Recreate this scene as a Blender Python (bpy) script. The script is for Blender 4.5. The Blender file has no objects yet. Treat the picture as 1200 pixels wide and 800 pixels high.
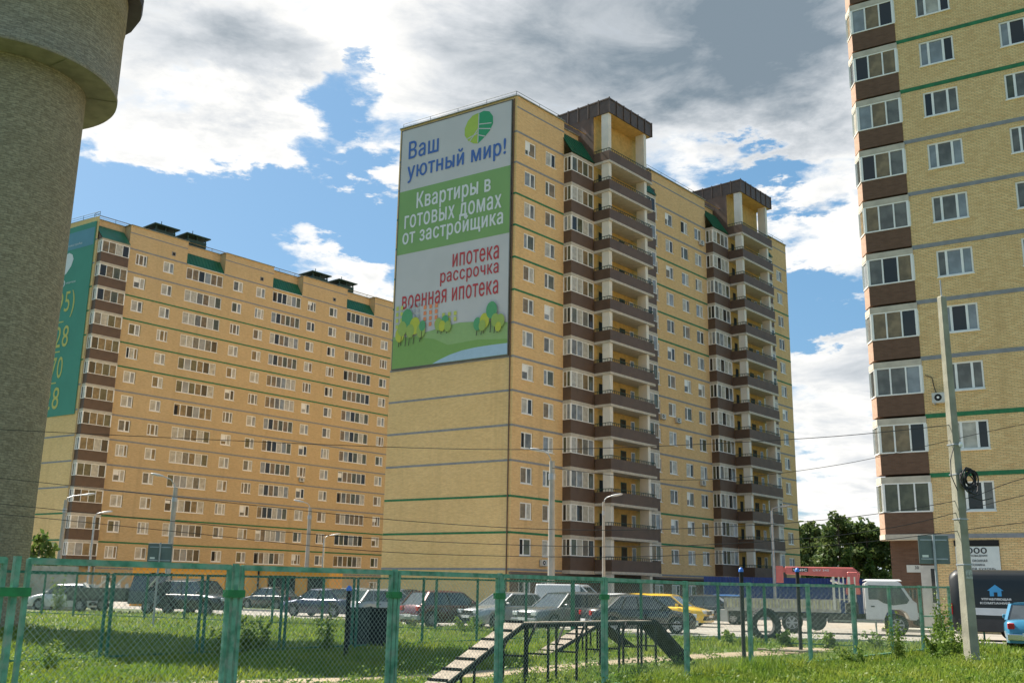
import bpy, bmesh, math, random
import numpy as np
from mathutils import Vector, Matrix
R = math.radians
sc = bpy.context.scene
col = sc.collection
random.seed(7)
rng = np.random.default_rng(11)

# ------------------------------------------------------------------ camera
cam_d = bpy.data.cameras.new('camera'); cam = bpy.data.objects.new('camera', cam_d); col.objects.link(cam)
pt, ro = R(13.54), R(0.97)
Fw = Vector((0, math.cos(pt), math.sin(pt))); U0 = Vector((0, -math.sin(pt), math.cos(pt))); R0 = Vector((1, 0, 0))
Rt = R0*math.cos(ro) + U0*math.sin(ro); Up = -R0*math.sin(ro) + U0*math.cos(ro)
M = Matrix((Rt, Up, -Fw)).transposed().to_4x4(); M.translation = (0, 0, 1.6)
cam.matrix_world = M
cam_d.sensor_width = 36; cam_d.lens = 36.08; cam_d.clip_end = 9000; cam_d.clip_start = 0.1
sc.camera = cam
sc.view_settings.view_transform = 'Standard'; sc.view_settings.look = 'None'
sc.view_settings.exposure = 1.15; sc.view_settings.gamma = 1
sc.cycles.max_bounces = 6; sc.cycles.diffuse_bounces = 3; sc.cycles.glossy_bounces = 3
sc.cycles.transparent_max_bounces = 8

# ------------------------------------------------------------------ sun and sky
SUN_AZ, SUN_EL = -52.0, 51.0
sd = bpy.data.lights.new('sun', 'SUN'); so = bpy.data.objects.new('sun', sd); col.objects.link(so)
sd.energy = 5.0; sd.angle = R(0.5); sd.color = (1, .93, .82)
sv = Vector((math.sin(R(SUN_AZ))*math.cos(R(SUN_EL)), math.cos(R(SUN_AZ))*math.cos(R(SUN_EL)), math.sin(R(SUN_EL))))
so.rotation_euler = sv.to_track_quat('Z', 'Y').to_euler(); so.location = (0, 0, 60)

world = bpy.data.worlds.new('World'); sc.world = world; world.use_nodes = True
class NT:
    """tiny helper for node trees"""
    def __init__(s, nt): s.nt = nt; nt.nodes.clear()
    def n(s, t, ins=None, **kw):
        nd = s.nt.nodes.new(t)
        for k, v in kw.items(): setattr(nd, k, v)
        for k, v in (ins or {}).items(): s.put(nd.inputs[k], v)
        return nd
    def put(s, sock, v):
        if isinstance(v, bpy.types.NodeSocket): s.nt.links.new(v, sock)
        elif isinstance(v, bpy.types.Node): s.nt.links.new(v.outputs[0], sock)
        else: sock.default_value = v
    def m(s, op, a, b=0.0, c=None, clamp=False):
        nd = s.n('ShaderNodeMath', operation=op, use_clamp=clamp)
        s.put(nd.inputs[0], a); s.put(nd.inputs[1], b)
        if c is not None: s.put(nd.inputs[2], c)
        return nd.outputs[0]
    def mix(s, f, a, b, mode='MIX'):
        nd = s.n('ShaderNodeMix', data_type='RGBA', blend_type=mode)
        s.put(nd.inputs[0], f); s.put(nd.inputs[6], a); s.put(nd.inputs[7], b)
        return nd.outputs[2]
    def noise(s, vec, scale, detail=4, rough=.55, dist=0.0):
        nd = s.n('ShaderNodeTexNoise', {'Scale': scale, 'Detail': detail, 'Roughness': rough, 'Distortion': dist})
        if vec is not None: s.put(nd.inputs['Vector'], vec)
        return nd.outputs[0]
    def ramp(s, f, lo, hi, a=0.0, b=1.0, smooth=True):
        nd = s.n('ShaderNodeMapRange', interpolation_type='SMOOTHSTEP' if smooth else 'LINEAR')
        s.put(nd.inputs[0], f); s.put(nd.inputs[1], lo); s.put(nd.inputs[2], hi); s.put(nd.inputs[3], a); s.put(nd.inputs[4], b)
        return nd.outputs[0]

w = NT(world.node_tree)
sky = w.n('ShaderNodeTexSky', sky_type='NISHITA', sun_disc=False, sun_elevation=R(SUN_EL), sun_rotation=R(SUN_AZ),
          air_density=1.0, dust_density=1.2, ozone_density=1.5)
tc = w.n('ShaderNodeTexCoord')
dirv = w.n('ShaderNodeVectorMath', {0: tc.outputs['Generated']}, operation='NORMALIZE').outputs[0]
sx = w.n('ShaderNodeSeparateXYZ', {0: dirv})
azn = w.m('MULTIPLY', w.m('ARCTAN2', sx.outputs[0], sx.outputs[1]), 57.2958)
eln = w.m('MULTIPLY', w.m('ARCSINE', sx.outputs[2]), 57.2958)
# cloud layer seen in perspective: direction projected on a high plane
den = w.m('MAXIMUM', w.m('ADD', sx.outputs[2], 0.22), 0.05)
plane = w.n('ShaderNodeCombineXYZ', {0: w.m('DIVIDE', sx.outputs[0], den), 1: w.m('DIVIDE', sx.outputs[1], den), 2: w.m('MULTIPLY', sx.outputs[2], 2.5)}).outputs[0]
n1 = w.noise(plane, 1.9, 10, .6, .35)
n2 = w.noise(plane, 6.0, 10, .62, .5)
nz = w.m('ADD', w.m('MULTIPLY', n1, .5), w.m('MULTIPLY', n2, .5))
nz = w.m('MULTIPLY_ADD', w.m('SUBTRACT', nz, .5), 1.9, .5)
wob = w.noise(plane, 5.0, 9, .62)
wob2 = w.noise(w.n('ShaderNodeVectorMath', {0: plane, 1: (7.3, 2.1, 4.4)}, operation='ADD').outputs[0], 5.0, 9, .62)
azw = w.m('ADD', azn, w.m('MULTIPLY', w.m('SUBTRACT', wob, .5), 15.0))
elw = w.m('ADD', eln, w.m('MULTIPLY', w.m('SUBTRACT', wob2, .5), 12.0))
def blob(a, e, ra, re, sharp=1.0):
    dx = w.m('DIVIDE', w.m('SUBTRACT', azw, a), ra); dy = w.m('DIVIDE', w.m('SUBTRACT', elw, e), re)
    d = w.m('SQRT', w.m('ADD', w.m('MULTIPLY', dx, dx), w.m('MULTIPLY', dy, dy)))
    return w.ramp(d, 1.7, 0.25, 0.0, 1.0)
def total(lst):
    t = 0.0
    for (a, e, ra, re, wt) in lst: t = w.m('MULTIPLY_ADD', blob(a, e, ra, re), wt, t)
    return t
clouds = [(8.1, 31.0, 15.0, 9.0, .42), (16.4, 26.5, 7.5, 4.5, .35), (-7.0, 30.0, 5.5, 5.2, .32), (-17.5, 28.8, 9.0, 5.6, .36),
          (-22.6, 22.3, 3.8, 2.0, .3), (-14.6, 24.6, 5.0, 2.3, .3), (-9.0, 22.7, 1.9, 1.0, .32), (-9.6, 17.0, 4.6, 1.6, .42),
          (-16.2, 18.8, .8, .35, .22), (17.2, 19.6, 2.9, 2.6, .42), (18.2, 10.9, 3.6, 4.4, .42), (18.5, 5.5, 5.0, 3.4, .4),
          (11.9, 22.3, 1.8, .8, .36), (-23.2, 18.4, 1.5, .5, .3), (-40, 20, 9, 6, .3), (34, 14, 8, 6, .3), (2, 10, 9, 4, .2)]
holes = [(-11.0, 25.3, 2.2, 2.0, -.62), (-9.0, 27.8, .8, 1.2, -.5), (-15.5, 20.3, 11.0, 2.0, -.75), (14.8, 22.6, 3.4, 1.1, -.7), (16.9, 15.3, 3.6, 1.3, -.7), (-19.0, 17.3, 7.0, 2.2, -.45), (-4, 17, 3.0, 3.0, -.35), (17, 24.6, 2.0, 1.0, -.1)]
cov = w.m('ADD', w.m('ADD', nz, .09), w.m('ADD', total(clouds), total(holes)))  # cover raised all round as added fill light; holes clear the sky in view
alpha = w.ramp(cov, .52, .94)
# thick parts of the layer are grey from below, thin edges are bright
dark = w.m('ADD', total([(8.5, 30.0, 13.5, 6.6, .74), (17.0, 29.0, 7.0, 5.0, .28), (-20.5, 28.5, 5.5, 3.6, .28), (-15.5, 27.3, 4.5, 2.2, .25), (-7.5, 31.0, 4.5, 3.0, -.25), (18.0, 8.5, 4.0, 4.0, .18)]), 0.0)
dark = w.m('ADD', dark, w.m('MULTIPLY', w.m('SUBTRACT', n1, .5), 1.3))
dark = w.m('ADD', dark, w.m('MULTIPLY', w.m('SUBTRACT', n2, .5), .8))
dark = w.m('ADD', dark, w.ramp(cov, .8, 1.3, 0.0, .12), clamp=True)
cr = w.n('ShaderNodeValToRGB'); w.put(cr.inputs[0], dark)
e = cr.color_ramp.elements
e[0].position = 0.05; e[0].color = (.50, .493, .475, 1); e[1].position = 1.0; e[1].color = (.105, .135, .162, 1)
x = e.new(.4); x.color = (.335, .35, .365, 1)
skc = w.mix(1.0, sky.outputs[0], (1.0, 1.06, 1.10, 1), 'MULTIPLY')
lift = w.mix(.35, w.n('ShaderNodeVectorMath', {0: skc, 'Scale': .049}, operation='SCALE').outputs[0], (.085, .26, .43, 1))
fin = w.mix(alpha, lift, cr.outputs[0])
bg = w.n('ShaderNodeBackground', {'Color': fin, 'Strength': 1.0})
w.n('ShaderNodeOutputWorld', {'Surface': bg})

# ------------------------------------------------------------------ materials
MATS = {}
def mat(name, c, rough=.7, metal=0.0, var=.12, vscale=3.0, bump=0.0, bscale=20.0, coat=0.0, c2=None, blotch=None, spec=.5, detail=5):
    if name in MATS: return MATS[name]
    m = bpy.data.materials.new(name); m.use_nodes = True; MATS[name] = m
    t = NT(m.node_tree)
    tcn = t.n('ShaderNodeTexCoord'); ov = tcn.outputs['Object']
    cc = (*c, 1)
    if var > 0:
        nf = t.ramp(t.noise(ov, vscale, detail), .3, .7)
        lo = tuple(v*(1-var) for v in c)+(1,); hi = (tuple(v*(1+var) for v in c)+(1,)) if c2 is None else (*c2, 1)
        cc = t.mix(nf, lo, hi)
        if blotch:
            nb = t.ramp(t.noise(ov, blotch[1], 3), .45, .75)
            cc = t.mix(t.m('MULTIPLY', nb, blotch[2]), cc, (*blotch[0], 1))
    p = t.n('ShaderNodeBsdfPrincipled', {'Base Color': cc, 'Roughness': rough, 'Metallic': metal, 'Specular IOR Level': spec, 'Coat Weight': coat, 'Coat Roughness': .06})
    if bump > 0:
        b = t.n('ShaderNodeBump', {'Height': t.noise(ov, bscale, 4), 'Strength': bump, 'Distance': .02}); t.put(p.inputs['Normal'], b.outputs[0])
    t.n('ShaderNodeOutputMaterial', {'Surface': p})
    return m

def brick_mat(name, c1, c2, mortar, mode='xz', bw=.25, bh=.077, mort=.008, blotch=.25, bump=.5, bigscale=.35, mottle=0.0, streak=.22):
    m = bpy.data.materials.new(name); m.use_nodes = True
    t = NT(m.node_tree); tcn = t.n('ShaderNodeTexCoord'); s = t.n('ShaderNodeSeparateXYZ', {0: tcn.outputs['Object']})
    if mode == 'xz': u = t.m('ADD', s.outputs[0], s.outputs[1])
    else: u = t.m('MULTIPLY', t.m('ARCTAN2', s.outputs[1], s.outputs[0]), 3.2)
    v = t.n('ShaderNodeCombineXYZ', {0: u, 1: s.outputs[2], 2: 0.0}).outputs[0]
    b = t.n('ShaderNodeTexBrick', {'Vector': v, 'Color1': (*c1, 1), 'Color2': (*c2, 1), 'Mortar': (*mortar, 1), 'Scale': 1.0, 'Mortar Size': mort, 'Mortar Smooth': .3, 'Bias': -.1, 'Brick Width': bw, 'Row Height': bh}, offset=.5)
    big = t.ramp(t.noise(tcn.outputs['Object'], bigscale, 5, .6), .3, .72)
    # patches of slightly different brick batches, course by course
    st = t.n('ShaderNodeVectorMath', {0: tcn.outputs['Object'], 1: (1.3, 1.3, 6.0)}, operation='MULTIPLY').outputs[0]
    fine = t.ramp(t.noise(st, 1.6, 4, .7), .35, .65)
    cc = t.mix(t.m('MULTIPLY', big, blotch), b.outputs[0], tuple(x*.72 for x in c1)+(1,))
    cc = t.mix(t.m('MULTIPLY', fine, blotch), cc, tuple(min(1, x*1.28) for x in c2)+(1,))
    if mottle > 0:
        mo = t.ramp(t.noise(t.n('ShaderNodeVectorMath', {0: tcn.outputs['Object'], 1: (5, 5, 13)}, operation='MULTIPLY').outputs[0], 1.3, 1, .5), .5, .56)
        cc = t.mix(t.m('MULTIPLY', mo, mottle), cc, tuple(x*.5 for x in c1)+(1,))
    # rain streaks and soiling: long in height, narrow across
    sk_ = t.n('ShaderNodeVectorMath', {0: tcn.outputs['Object'], 1: (.9, .9, .045)}, operation='MULTIPLY').outputs[0]
    sn = t.ramp(t.noise(sk_, 1.0, 5, .65), .52, .72)
    cc = t.mix(t.m('MULTIPLY', sn, streak), cc, tuple(x*.6 for x in c1)+(1,))
    p = t.n('ShaderNodeBsdfPrincipled', {'Base Color': cc, 'Roughness': .9, 'Specular IOR Level': .25})
    bm_ = t.n('ShaderNodeBump', {'Height': b.outputs[1], 'Strength': bump, 'Distance': .01}, invert=True)
    t.put(p.inputs['Normal'], bm_.outputs[0])
    t.n('ShaderNodeOutputMaterial', {'Surface': p})
    MATS[name] = m
    return m

BRICK_B = brick_mat('yellow_brick', (.70, .43, .19), (.82, .55, .255), (.50, .42, .28))
BRICK_L = brick_mat('pale_yellow_brick', (.74, .475, .20), (.86, .58, .26), (.48, .43, .30))
BRICK_A = brick_mat('ochre_brick', (.57, .395, .20), (.67, .485, .26), (.52, .42, .26))
BRICK_C = brick_mat('straw_brick', (.76, .475, .215), (.92, .65, .32), (.34, .27, .15), mort=.011, blotch=.2, bump=.7)
BRICK_BR = brick_mat('brown_brick', (.14, .078, .05), (.185, .104, .068), (.13, .10, .08), blotch=.25)
BRICK_T = brick_mat('tower_brick', (.29, .245, .16), (.41, .355, .24), (.21, .18, .13), mode='cyl', bw=.25, bh=.085, mort=.009, blotch=.2, bump=.4, mottle=.42)
GREY_BAND = mat('grey_band', (.25, .26, .27), .85)
GREEN_BAND = mat('green_band', (.02, .17, .065), .7, var=.2)
SLAB = mat('pale_slab', (.52, .46, .37), .85, var=.1)
WHITE_F = mat('white_pvc', (.86, .84, .79), .4, var=.04)
WHITE_C = mat('white_column', (.74, .69, .60), .8, var=.06, vscale=1)
BROWN_M = mat('brown_cladding', (.115, .070, .045), .6, var=.15, vscale=1.2)
CANOPY_M = mat('brown_sheet_metal', (.10, .066, .045), .5, .2, var=.15)
GREEN_R = mat('green_roof_sheet', (.012, .125, .055), .45, .1, var=.15, vscale=.7)
GREEN_D = mat('dark_green_metal', (.018, .05, .035), .6)
YEL_P = mat('yellow_plaster', (.56, .36, .12), .9, var=.12)
DARK = mat('dark_void', (.012, .011, .01), .8, var=0)
GLASS = [mat('glass_dark', (.035, .033, .028), .08, var=0, spec=.45), mat('glass_grey', (.15, .145, .125), .1, var=.3, vscale=1.5, spec=.45),
         mat('glass_curtain', (.46, .43, .36), .12, var=.2, vscale=2.5, spec=.4), mat('glass_warm', (.22, .16, .085), .1, var=.3, vscale=2, spec=.4),
         mat('glass_olive', (.10, .10, .06), .08, var=.3, vscale=2, spec=.45), mat('glass_blue', (.26, .28, .29), .08, var=.2, vscale=1.5, spec=.5)]
FENCE_M = mat('teal_fence_paint', (.075, .30, .18), .6, var=.3, vscale=6, c2=(.19, .43, .30), bump=.3, bscale=60, blotch=((.33, .38, .31), 7, .75))
FENCE_D = mat('dark_teal_paint', (.035, .17, .105), .6, var=.25, vscale=5, bump=.2, bscale=50)
FENCE_B = mat('bright_green_paint', (.015, .20, .055), .5, var=.2, vscale=8)
WIRE_M = mat('galvanised_wire', (.40, .47, .40), .55, .3, var=.2)
BLACK_P = mat('black_paint', (.012, .012, .012), .85, var=.3, vscale=8)
CONC = mat('weathered_concrete', (.40, .38, .32), .9, var=.16, vscale=2.5, bump=.4, bscale=40, blotch=((.22, .22, .14), 1.3, .6))
CONC_P = mat('pole_concrete', (.33, .31, .24), .9, var=.2, vscale=1.8, bump=.5, bscale=50, blotch=((.16, .17, .10), 1.1, .7))
CONC_L = mat('lamp_concrete', (.36, .34, .30), .85, var=.12, vscale=2)
STEEL = mat('galvanised_steel', (.40, .42, .44), .45, .5, var=.12)
WOOD = mat('grey_board', (.27, .225, .17), .85, var=.25, vscale=9, bump=.3)
BLUE_F = mat('blue_profiled_sheet', (.02, .06, .25), .5, .1, var=.12)
RUBBER = mat('rubber', (.018, .018, .017), .85, var=.3, vscale=6)
CABLE = mat('black_cable', (.015, .015, .016), .6, var=0)
SIGN_B = mat('sign_back_grey', (.16, .19, .18), .55, .3, var=.1)
TEXT_K = mat('black_lettering', (.02, .02, .022), .6, var=0)

# ------------------------------------------------------------------ mesh helpers
class MB:
    def __init__(s): s.v = []; s.f = []; s.mi = []; s.mats = []; s.sm = []
    def _m(s, m):
        if m not in s.mats: s.mats.append(m)
        return s.mats.index(m)
    def poly(s, pts, m, smooth=False):
        i = len(s.v); s.v += [tuple(p) for p in pts]; s.f.append(tuple(range(i, i+len(pts)))); s.mi.append(s._m(m)); s.sm.append(smooth)
    def mesh(s, vs, fs, m, smooth=False):
        i = len(s.v); s.v += [tuple(p) for p in vs]; k = s._m(m)
        for f in fs: s.f.append(tuple(i+q for q in f)); s.mi.append(k); s.sm.append(smooth)
        return s
    def box(s, x0, x1, y0, y1, z0, z1, m, tap=None):
        a, b = (0, 0) if tap is None else tap
        vs = [(x0, y0, z0), (x1, y0, z0), (x1, y1, z0), (x0, y1, z0), (x0+a, y0+b, z1), (x1-a, y0+b, z1), (x1-a, y1-b, z1), (x0+a, y1-b, z1)]
        return s.mesh(vs, [(0, 3, 2, 1), (4, 5, 6, 7), (0, 1, 5, 4), (1, 2, 6, 5), (2, 3, 7, 6), (3, 0, 4, 7)], m)
    def tube(s, p0, p1, r0, m, r1=None, n=8, smooth=True, caps=True):
        r1 = r0 if r1 is None else r1
        p0 = Vector(p0); p1 = Vector(p1); d = (p1-p0).normalized()
        a = d.orthogonal().normalized(); b = d.cross(a)
        vs = []
        for p, r in ((p0, r0), (p1, r1)):
            for k in range(n):
                t = 2*math.pi*k/n; vs.append(p+a*(r*math.cos(t))+b*(r*math.sin(t)))
        fs = [(k, (k+1) % n, n+(k+1) % n, n+k) for k in range(n)]
        s.mesh(vs, fs, m, smooth)
        if caps: s.mesh(vs, [tuple(range(n))[::-1], tuple(range(n, 2*n))], m)
        return s
    def path(s, pts, r, m, n=6):
        for a, b in zip(pts[:-1], pts[1:]): s.tube(a, b, r, m, n=n, caps=True)
        return s
    def bar(s, p0, p1, wx, m, wz=None):
        wz = wz or wx
        p0 = Vector(p0); p1 = Vector(p1); d = (p1-p0).normalized()
        up = Vector((0, 0, 1)) if abs(d.z) < .95 else Vector((0, 1, 0))
        a = d.cross(up).normalized()*wx/2; b = a.cross(d).normalized()*wz/2
        vs = [p+q for p in (p0, p1) for q in (a+b, a-b, -a-b, -a+b)]
        return s.mesh(vs, [(0, 1, 2, 3), (7, 6, 5, 4), (0, 4, 5, 1), (1, 5, 6, 2), (2, 6, 7, 3), (3, 7, 4, 0)], m)
    def lathe(s, prof, m, n=24, smooth=True, c=(0, 0, 0)):
        vs = []; fs = []
        for (r, z) in prof:
            for k in range(n): t = 2*math.pi*k/n; vs.append((c[0]+r*math.cos(t), c[1]+r*math.sin(t), c[2]+z))
        for i in range(len(prof)-1):
            for k in range(n): fs.append((i*n+k, i*n+(k+1) % n, (i+1)*n+(k+1) % n, (i+1)*n+k))
        return s.mesh(vs, fs, m, smooth)
    def data(s, name):
        me = bpy.data.meshes.new(name); me.from_pydata(s.v, [], s.f)
        for m in s.mats: me.materials.append(m)
        me.polygons.foreach_set('material_index', s.mi); me.polygons.foreach_set('use_smooth', s.sm); me.update()
        return me
    def build(s, name, parent=None, loc=(0, 0, 0), rotz=0.0):
        return put(name, s.data(name), parent, loc, rotz)
def put(name, me, parent=None, loc=(0, 0, 0), rotz=0.0):
    o = bpy.data.objects.new(name, me); col.objects.link(o); o.parent = parent
    o.location = loc; o.rotation_euler = (0, 0, rotz)
    return o
def bevel(o, wd=.03, seg=2):
    b = o.modifiers.new('bevel', 'BEVEL'); b.width = wd; b.segments = seg; b.limit_method = 'ANGLE'; b.angle_limit = R(40); return o
def tag(o, label=None, cat=None, group=None, kind=None):
    if label: o['label'] = label
    if cat: o['category'] = cat
    if group: o['group'] = group
    if kind: o['kind'] = kind
    return o
def thing(name, label, cat, loc=(0, 0, 0), rotz=0.0, group=None):
    o = bpy.data.objects.new(name, None); col.objects.link(o); o.empty_display_size = .3
    o.location = loc; o.rotation_euler = (0, 0, rotz); return tag(o, label, cat, group)
def fast_mesh(name, V, F, m, smooth=False):
    """V (n,3), F (k,c) numpy"""
    me = bpy.data.meshes.new(name); k, c = F.shape
    me.vertices.add(len(V)); me.vertices.foreach_set('co', V.astype(np.float32).ravel())
    me.loops.add(k*c); me.loops.foreach_set('vertex_index', F.astype(np.int32).ravel())
    me.polygons.add(k); me.polygons.foreach_set('loop_start', np.arange(0, k*c, c, dtype=np.int32))
    me.materials.append(m); me.update(calc_edges=True); me.validate()
    return me
def azr(a): return R(90-a)       # local x pointing along compass-like azimuth a
def dirv2(a): return Vector((math.sin(R(a)), math.cos(R(a)), 0))
def inpoly(x, y, poly):
    c = np.zeros(len(x), bool); n = len(poly); j = n-1
    for i in range(n):
        xi, yi = poly[i]; xj, yj = poly[j]
        t = ((yi > y) != (yj > y)) & (x < (xj-xi)*(y-yi)/(yj-yi+1e-12)+xi); c ^= t; j = i
    return c
def text_mesh(body, mtl, box, y=0.0, bold=.02):
    """text flat in the local xz plane fitted to box (x0, x1, z0, z1)"""
    c = bpy.data.curves.new('text', 'FONT'); c.body = body; c.space_character = 1.1; c.resolution_u = 3; c.fill_mode = 'NONE'
    o = bpy.data.objects.new('text', c); col.objects.link(o)
    dg = bpy.context.evaluated_depsgraph_get(); me = bpy.data.meshes.new_from_object(o.evaluated_get(dg))
    bpy.data.objects.remove(o)
    n = len(me.vertices); co = np.empty(n*3, np.float32); me.vertices.foreach_get('co', co); co = co.reshape(-1, 3)
    x0, x1 = co[:, 0].min(), co[:, 0].max(); z0, z1 = co[:, 1].min(), co[:, 1].max()
    out = np.zeros_like(co)
    out[:, 0] = box[0]+(co[:, 0]-x0)/(x1-x0)*(box[1]-box[0]); out[:, 2] = box[2]+(co[:, 1]-z0)/(z1-z0)*(box[3]-box[2]); out[:, 1] = y
    # the font draws letters from overlapping outlines: fill every outline by itself, with its own holes
    nxt = {}
    for e_ in me.edges: a, b_ = e_.vertices; nxt.setdefault(a, []).append(b_); nxt.setdefault(b_, []).append(a)
    loops = []; seen = set()
    for v0 in range(n):
        if v0 in seen or v0 not in nxt: continue
        lp = [v0]; seen.add(v0); cur = min(nxt[v0])
        if v0+1 in nxt[v0]: cur = v0+1
        while cur not in seen: lp.append(cur); seen.add(cur); cn = [q for q in nxt[cur] if q not in seen]; cur = cn[0] if cn else v0
        loops.append(lp)
    bpy.data.meshes.remove(me)
    from mathutils.geometry import delaunay_2d_cdt
    P2 = co[:, :2]; ed = [(l[k], l[(k+1) % len(l)]) for l in loops for k in range(len(l))]
    r_ = delaunay_2d_cdt([Vector((float(a), float(b_))) for a, b_ in P2], ed, [], 0, 1e-5)
    vv = np.array([(v.x, v.y) for v in r_[0]]); tr = np.array([tuple(f) for f in r_[2] if len(f) == 3]); cen = vv[tr].mean(1)
    E0 = P2[[a for a, _ in ed]]; E1 = P2[[b_ for _, b_ in ed]]
    X, Y = cen[:, :1], cen[:, 1:2]; up = (E0[:, 1] <= Y) & (E1[:, 1] > Y); dn = (E0[:, 1] > Y) & (E1[:, 1] <= Y)
    side = (E1[:, 0]-E0[:, 0])*(Y-E0[:, 1])-(X-E0[:, 0])*(E1[:, 1]-E0[:, 1])
    wn = (up & (side > 0)).sum(1)-(dn & (side < 0)).sum(1)
    fs = [tuple(int(q) for q in t) for t in tr[wn != 0]]
    out = np.zeros((len(vv), 3)); out[:, 0] = box[0]+(vv[:, 0]-x0)/(x1-x0)*(box[1]-box[0]); out[:, 2] = box[2]+(vv[:, 1]-z0)/(z1-z0)*(box[3]-box[2]); out[:, 1] = y
    hgt = (box[3]-box[2])*bold*1.1; mb = MB()
    shifts = [(0, 0)] if bold <= 0 else [(0, 0), (-hgt, 0), (hgt, 0), (0, hgt*.6), (0, -hgt*.6)]
    for i, (dx, dz) in enumerate(shifts):
        mb.mesh([(q[0]+dx, q[1]-i*.0012, q[2]+dz) for q in out], fs, mtl)
    return mb.data('lettering')

# ================================================================== SETTING
GRASSG = mat('meadow_soil', (.07, .10, .025), .95, var=.3, vscale=.8, bump=.6, bscale=15, blotch=((.17, .16, .08), .05, .9))
ASPH = mat('asphalt', (.29, .265, .225), .92, var=.12, vscale=.5, bump=.3, bscale=60, blotch=((.34, .32, .28), .25, .7))
DIRT = mat('dirt_path_soil', (.30, .235, .15), .95, var=.2, vscale=2, bump=.5, bscale=20)
KERB = mat('kerb_concrete', (.42, .41, .38), .9, var=.15)
b = MB(); b.poly([(-2500, -600, 0), (2500, -600, 0), (2500, 4200, 0), (-2500, 4200, 0)], GRASSG); tag(b.build('ground'), kind='structure')
road_pts = [(-75, 118), (-30, 71), (-19, 62.5), (-13, 54.8), (-6.6, 50.6), (-3.8, 46.2), (-.5, 43), (3, 40), (6, 37.6), (9, 36.9), (16.5, 35.2), (30, 30), (60, 12), (110, -20), (130, 10), (60, 70), (40, 104), (28, 112), (-3, 76), (-24, 92), (-44, 108), (-75, 140)]
b = MB(); b.poly([(x, y, .004) for x, y in road_pts], ASPH); tag(b.build('asphalt_yard'), kind='structure')
lawn = [(-16.5, 66.5), (-8, 61.5), (-3.5, 62), (-4, 66), (-17, 77), (-23, 80)]
b = MB(); b.poly([(x, y, .1) for x, y in lawn], GRASSG)
for i in range(len(lawn)):
    p, q = lawn[i], lawn[(i+1) % len(lawn)]
    b.bar((p[0], p[1], .05), (q[0], q[1], .05), .15, KERB, .14)
tag(b.build('lawn_island'), kind='structure')
path = [(-5.5, 17.2), (-3.6, 18.4), (-2.3, 19.2), (-.55, 20.6), (.8, 22.2), (2.6, 24.8), (4.2, 26.3), (6.0, 28.3), (8.2, 30.2), (9.2, 32.6)]
L_, R_ = [], []
for i, p in enumerate(path):
    q0 = Vector(path[max(i-1, 0)]); q1 = Vector(path[min(i+1, len(path)-1)]); d = (q1-q0).normalized(); n = Vector((-d.y, d.x))
    wd = .45+.12*math.sin(i*2.3)+(.35 if i > 5 else 0); L_.append(Vector(p)+n*wd); R_.append(Vector(p)-n*wd)
b = MB()
for i in range(len(path)-1): b.poly([(R_[i].x, R_[i].y, .008), (R_[i+1].x, R_[i+1].y, .008), (L_[i+1].x, L_[i+1].y, .008), (L_[i].x, L_[i].y, .008)], DIRT)
tag(b.build('dirt_path'), kind='structure')
# kerb along the near edge of the yard
b = MB()
for p, q in zip(road_pts[7:13], road_pts[8:14]): b.bar((p[0], p[1], .06), (q[0], q[1], .06), .14, KERB, .14)
tag(b.build('kerb'), kind='structure')

# ================================================================== BUILDINGS
def grid_wall(mb, x0, x1, z0, z1, holes, m, y=0.0, reveal=.14):
    """wall in plane y (front towards -y) with real rectangular openings"""
    xs = sorted({x0, x1, *[h[0] for h in holes], *[h[1] for h in holes]}); xs = [x for x in xs if x0 <= x <= x1]
    zs = sorted({z0, z1, *[h[2] for h in holes], *[h[3] for h in holes]}); zs = [z for z in zs if z0 <= z <= z1]
    for i in range(len(xs)-1):
        run = None
        for j in range(len(zs)-1):
            cx, cz = (xs[i]+xs[i+1])/2, (zs[j]+zs[j+1])/2
            hole = any(h[0] < cx < h[1] and h[2] < cz < h[3] for h in holes)
            if not hole:
                if run is None: run = zs[j]
            if hole or j == len(zs)-2:
                if run is not None:
                    top = zs[j] if hole else zs[j+1]
                    mb.poly([(xs[i], y, run), (xs[i+1], y, run), (xs[i+1], y, top), (xs[i], y, top)], m); run = None
    for (a, b_, c, d) in holes:
        r = y+reveal
        mb.poly([(a, y, c), (a, r, c), (a, r, d), (a, y, d)], m); mb.poly([(b_, y, c), (b_, y, d), (b_, r, d), (b_, r, c)], m)
        mb.poly([(a, y, d), (a, r, d), (b_, r, d), (b_, y, d)], m); mb.poly([(a, y, c), (b_, y, c), (b_, r, c), (a, r, c)], m)

def frame_mesh(wd, ht, divs, fw=.07, sill=True, name='window'):
    b = MB(); y0, y1 = .05, .12
    b.box(0, fw, y0, y1, 0, ht, WHITE_F); b.box(wd-fw, wd, y0, y1, 0, ht, WHITE_F)
    b.box(fw, wd-fw, y0, y1, 0, fw, WHITE_F); b.box(fw, wd-fw, y0, y1, ht-fw, ht, WHITE_F)
    for d in divs: b.box(wd*d-fw*.65, wd*d+fw*.65, y0-.005, y1, fw, ht-fw, WHITE_F)
    if sill: b.box(-.03, wd+.03, -.07, .05, -.05, -.005, WHITE_F)
    return b.data(name)
def pane_mesh(wd, ht, divs, mats, fw=.07):
    b = MB(); e = [0]+list(divs)+[1]
    for i in range(len(e)-1):
        b.poly([(wd*e[i]+fw*.5, .09, fw*.5), (wd*e[i+1]-fw*.5, .09, fw*.5), (wd*e[i+1]-fw*.5, .09, ht-fw*.5), (wd*e[i]+fw*.5, .09, ht-fw*.5)], mats[i % len(mats)])
    return b.data('pane')
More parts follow.
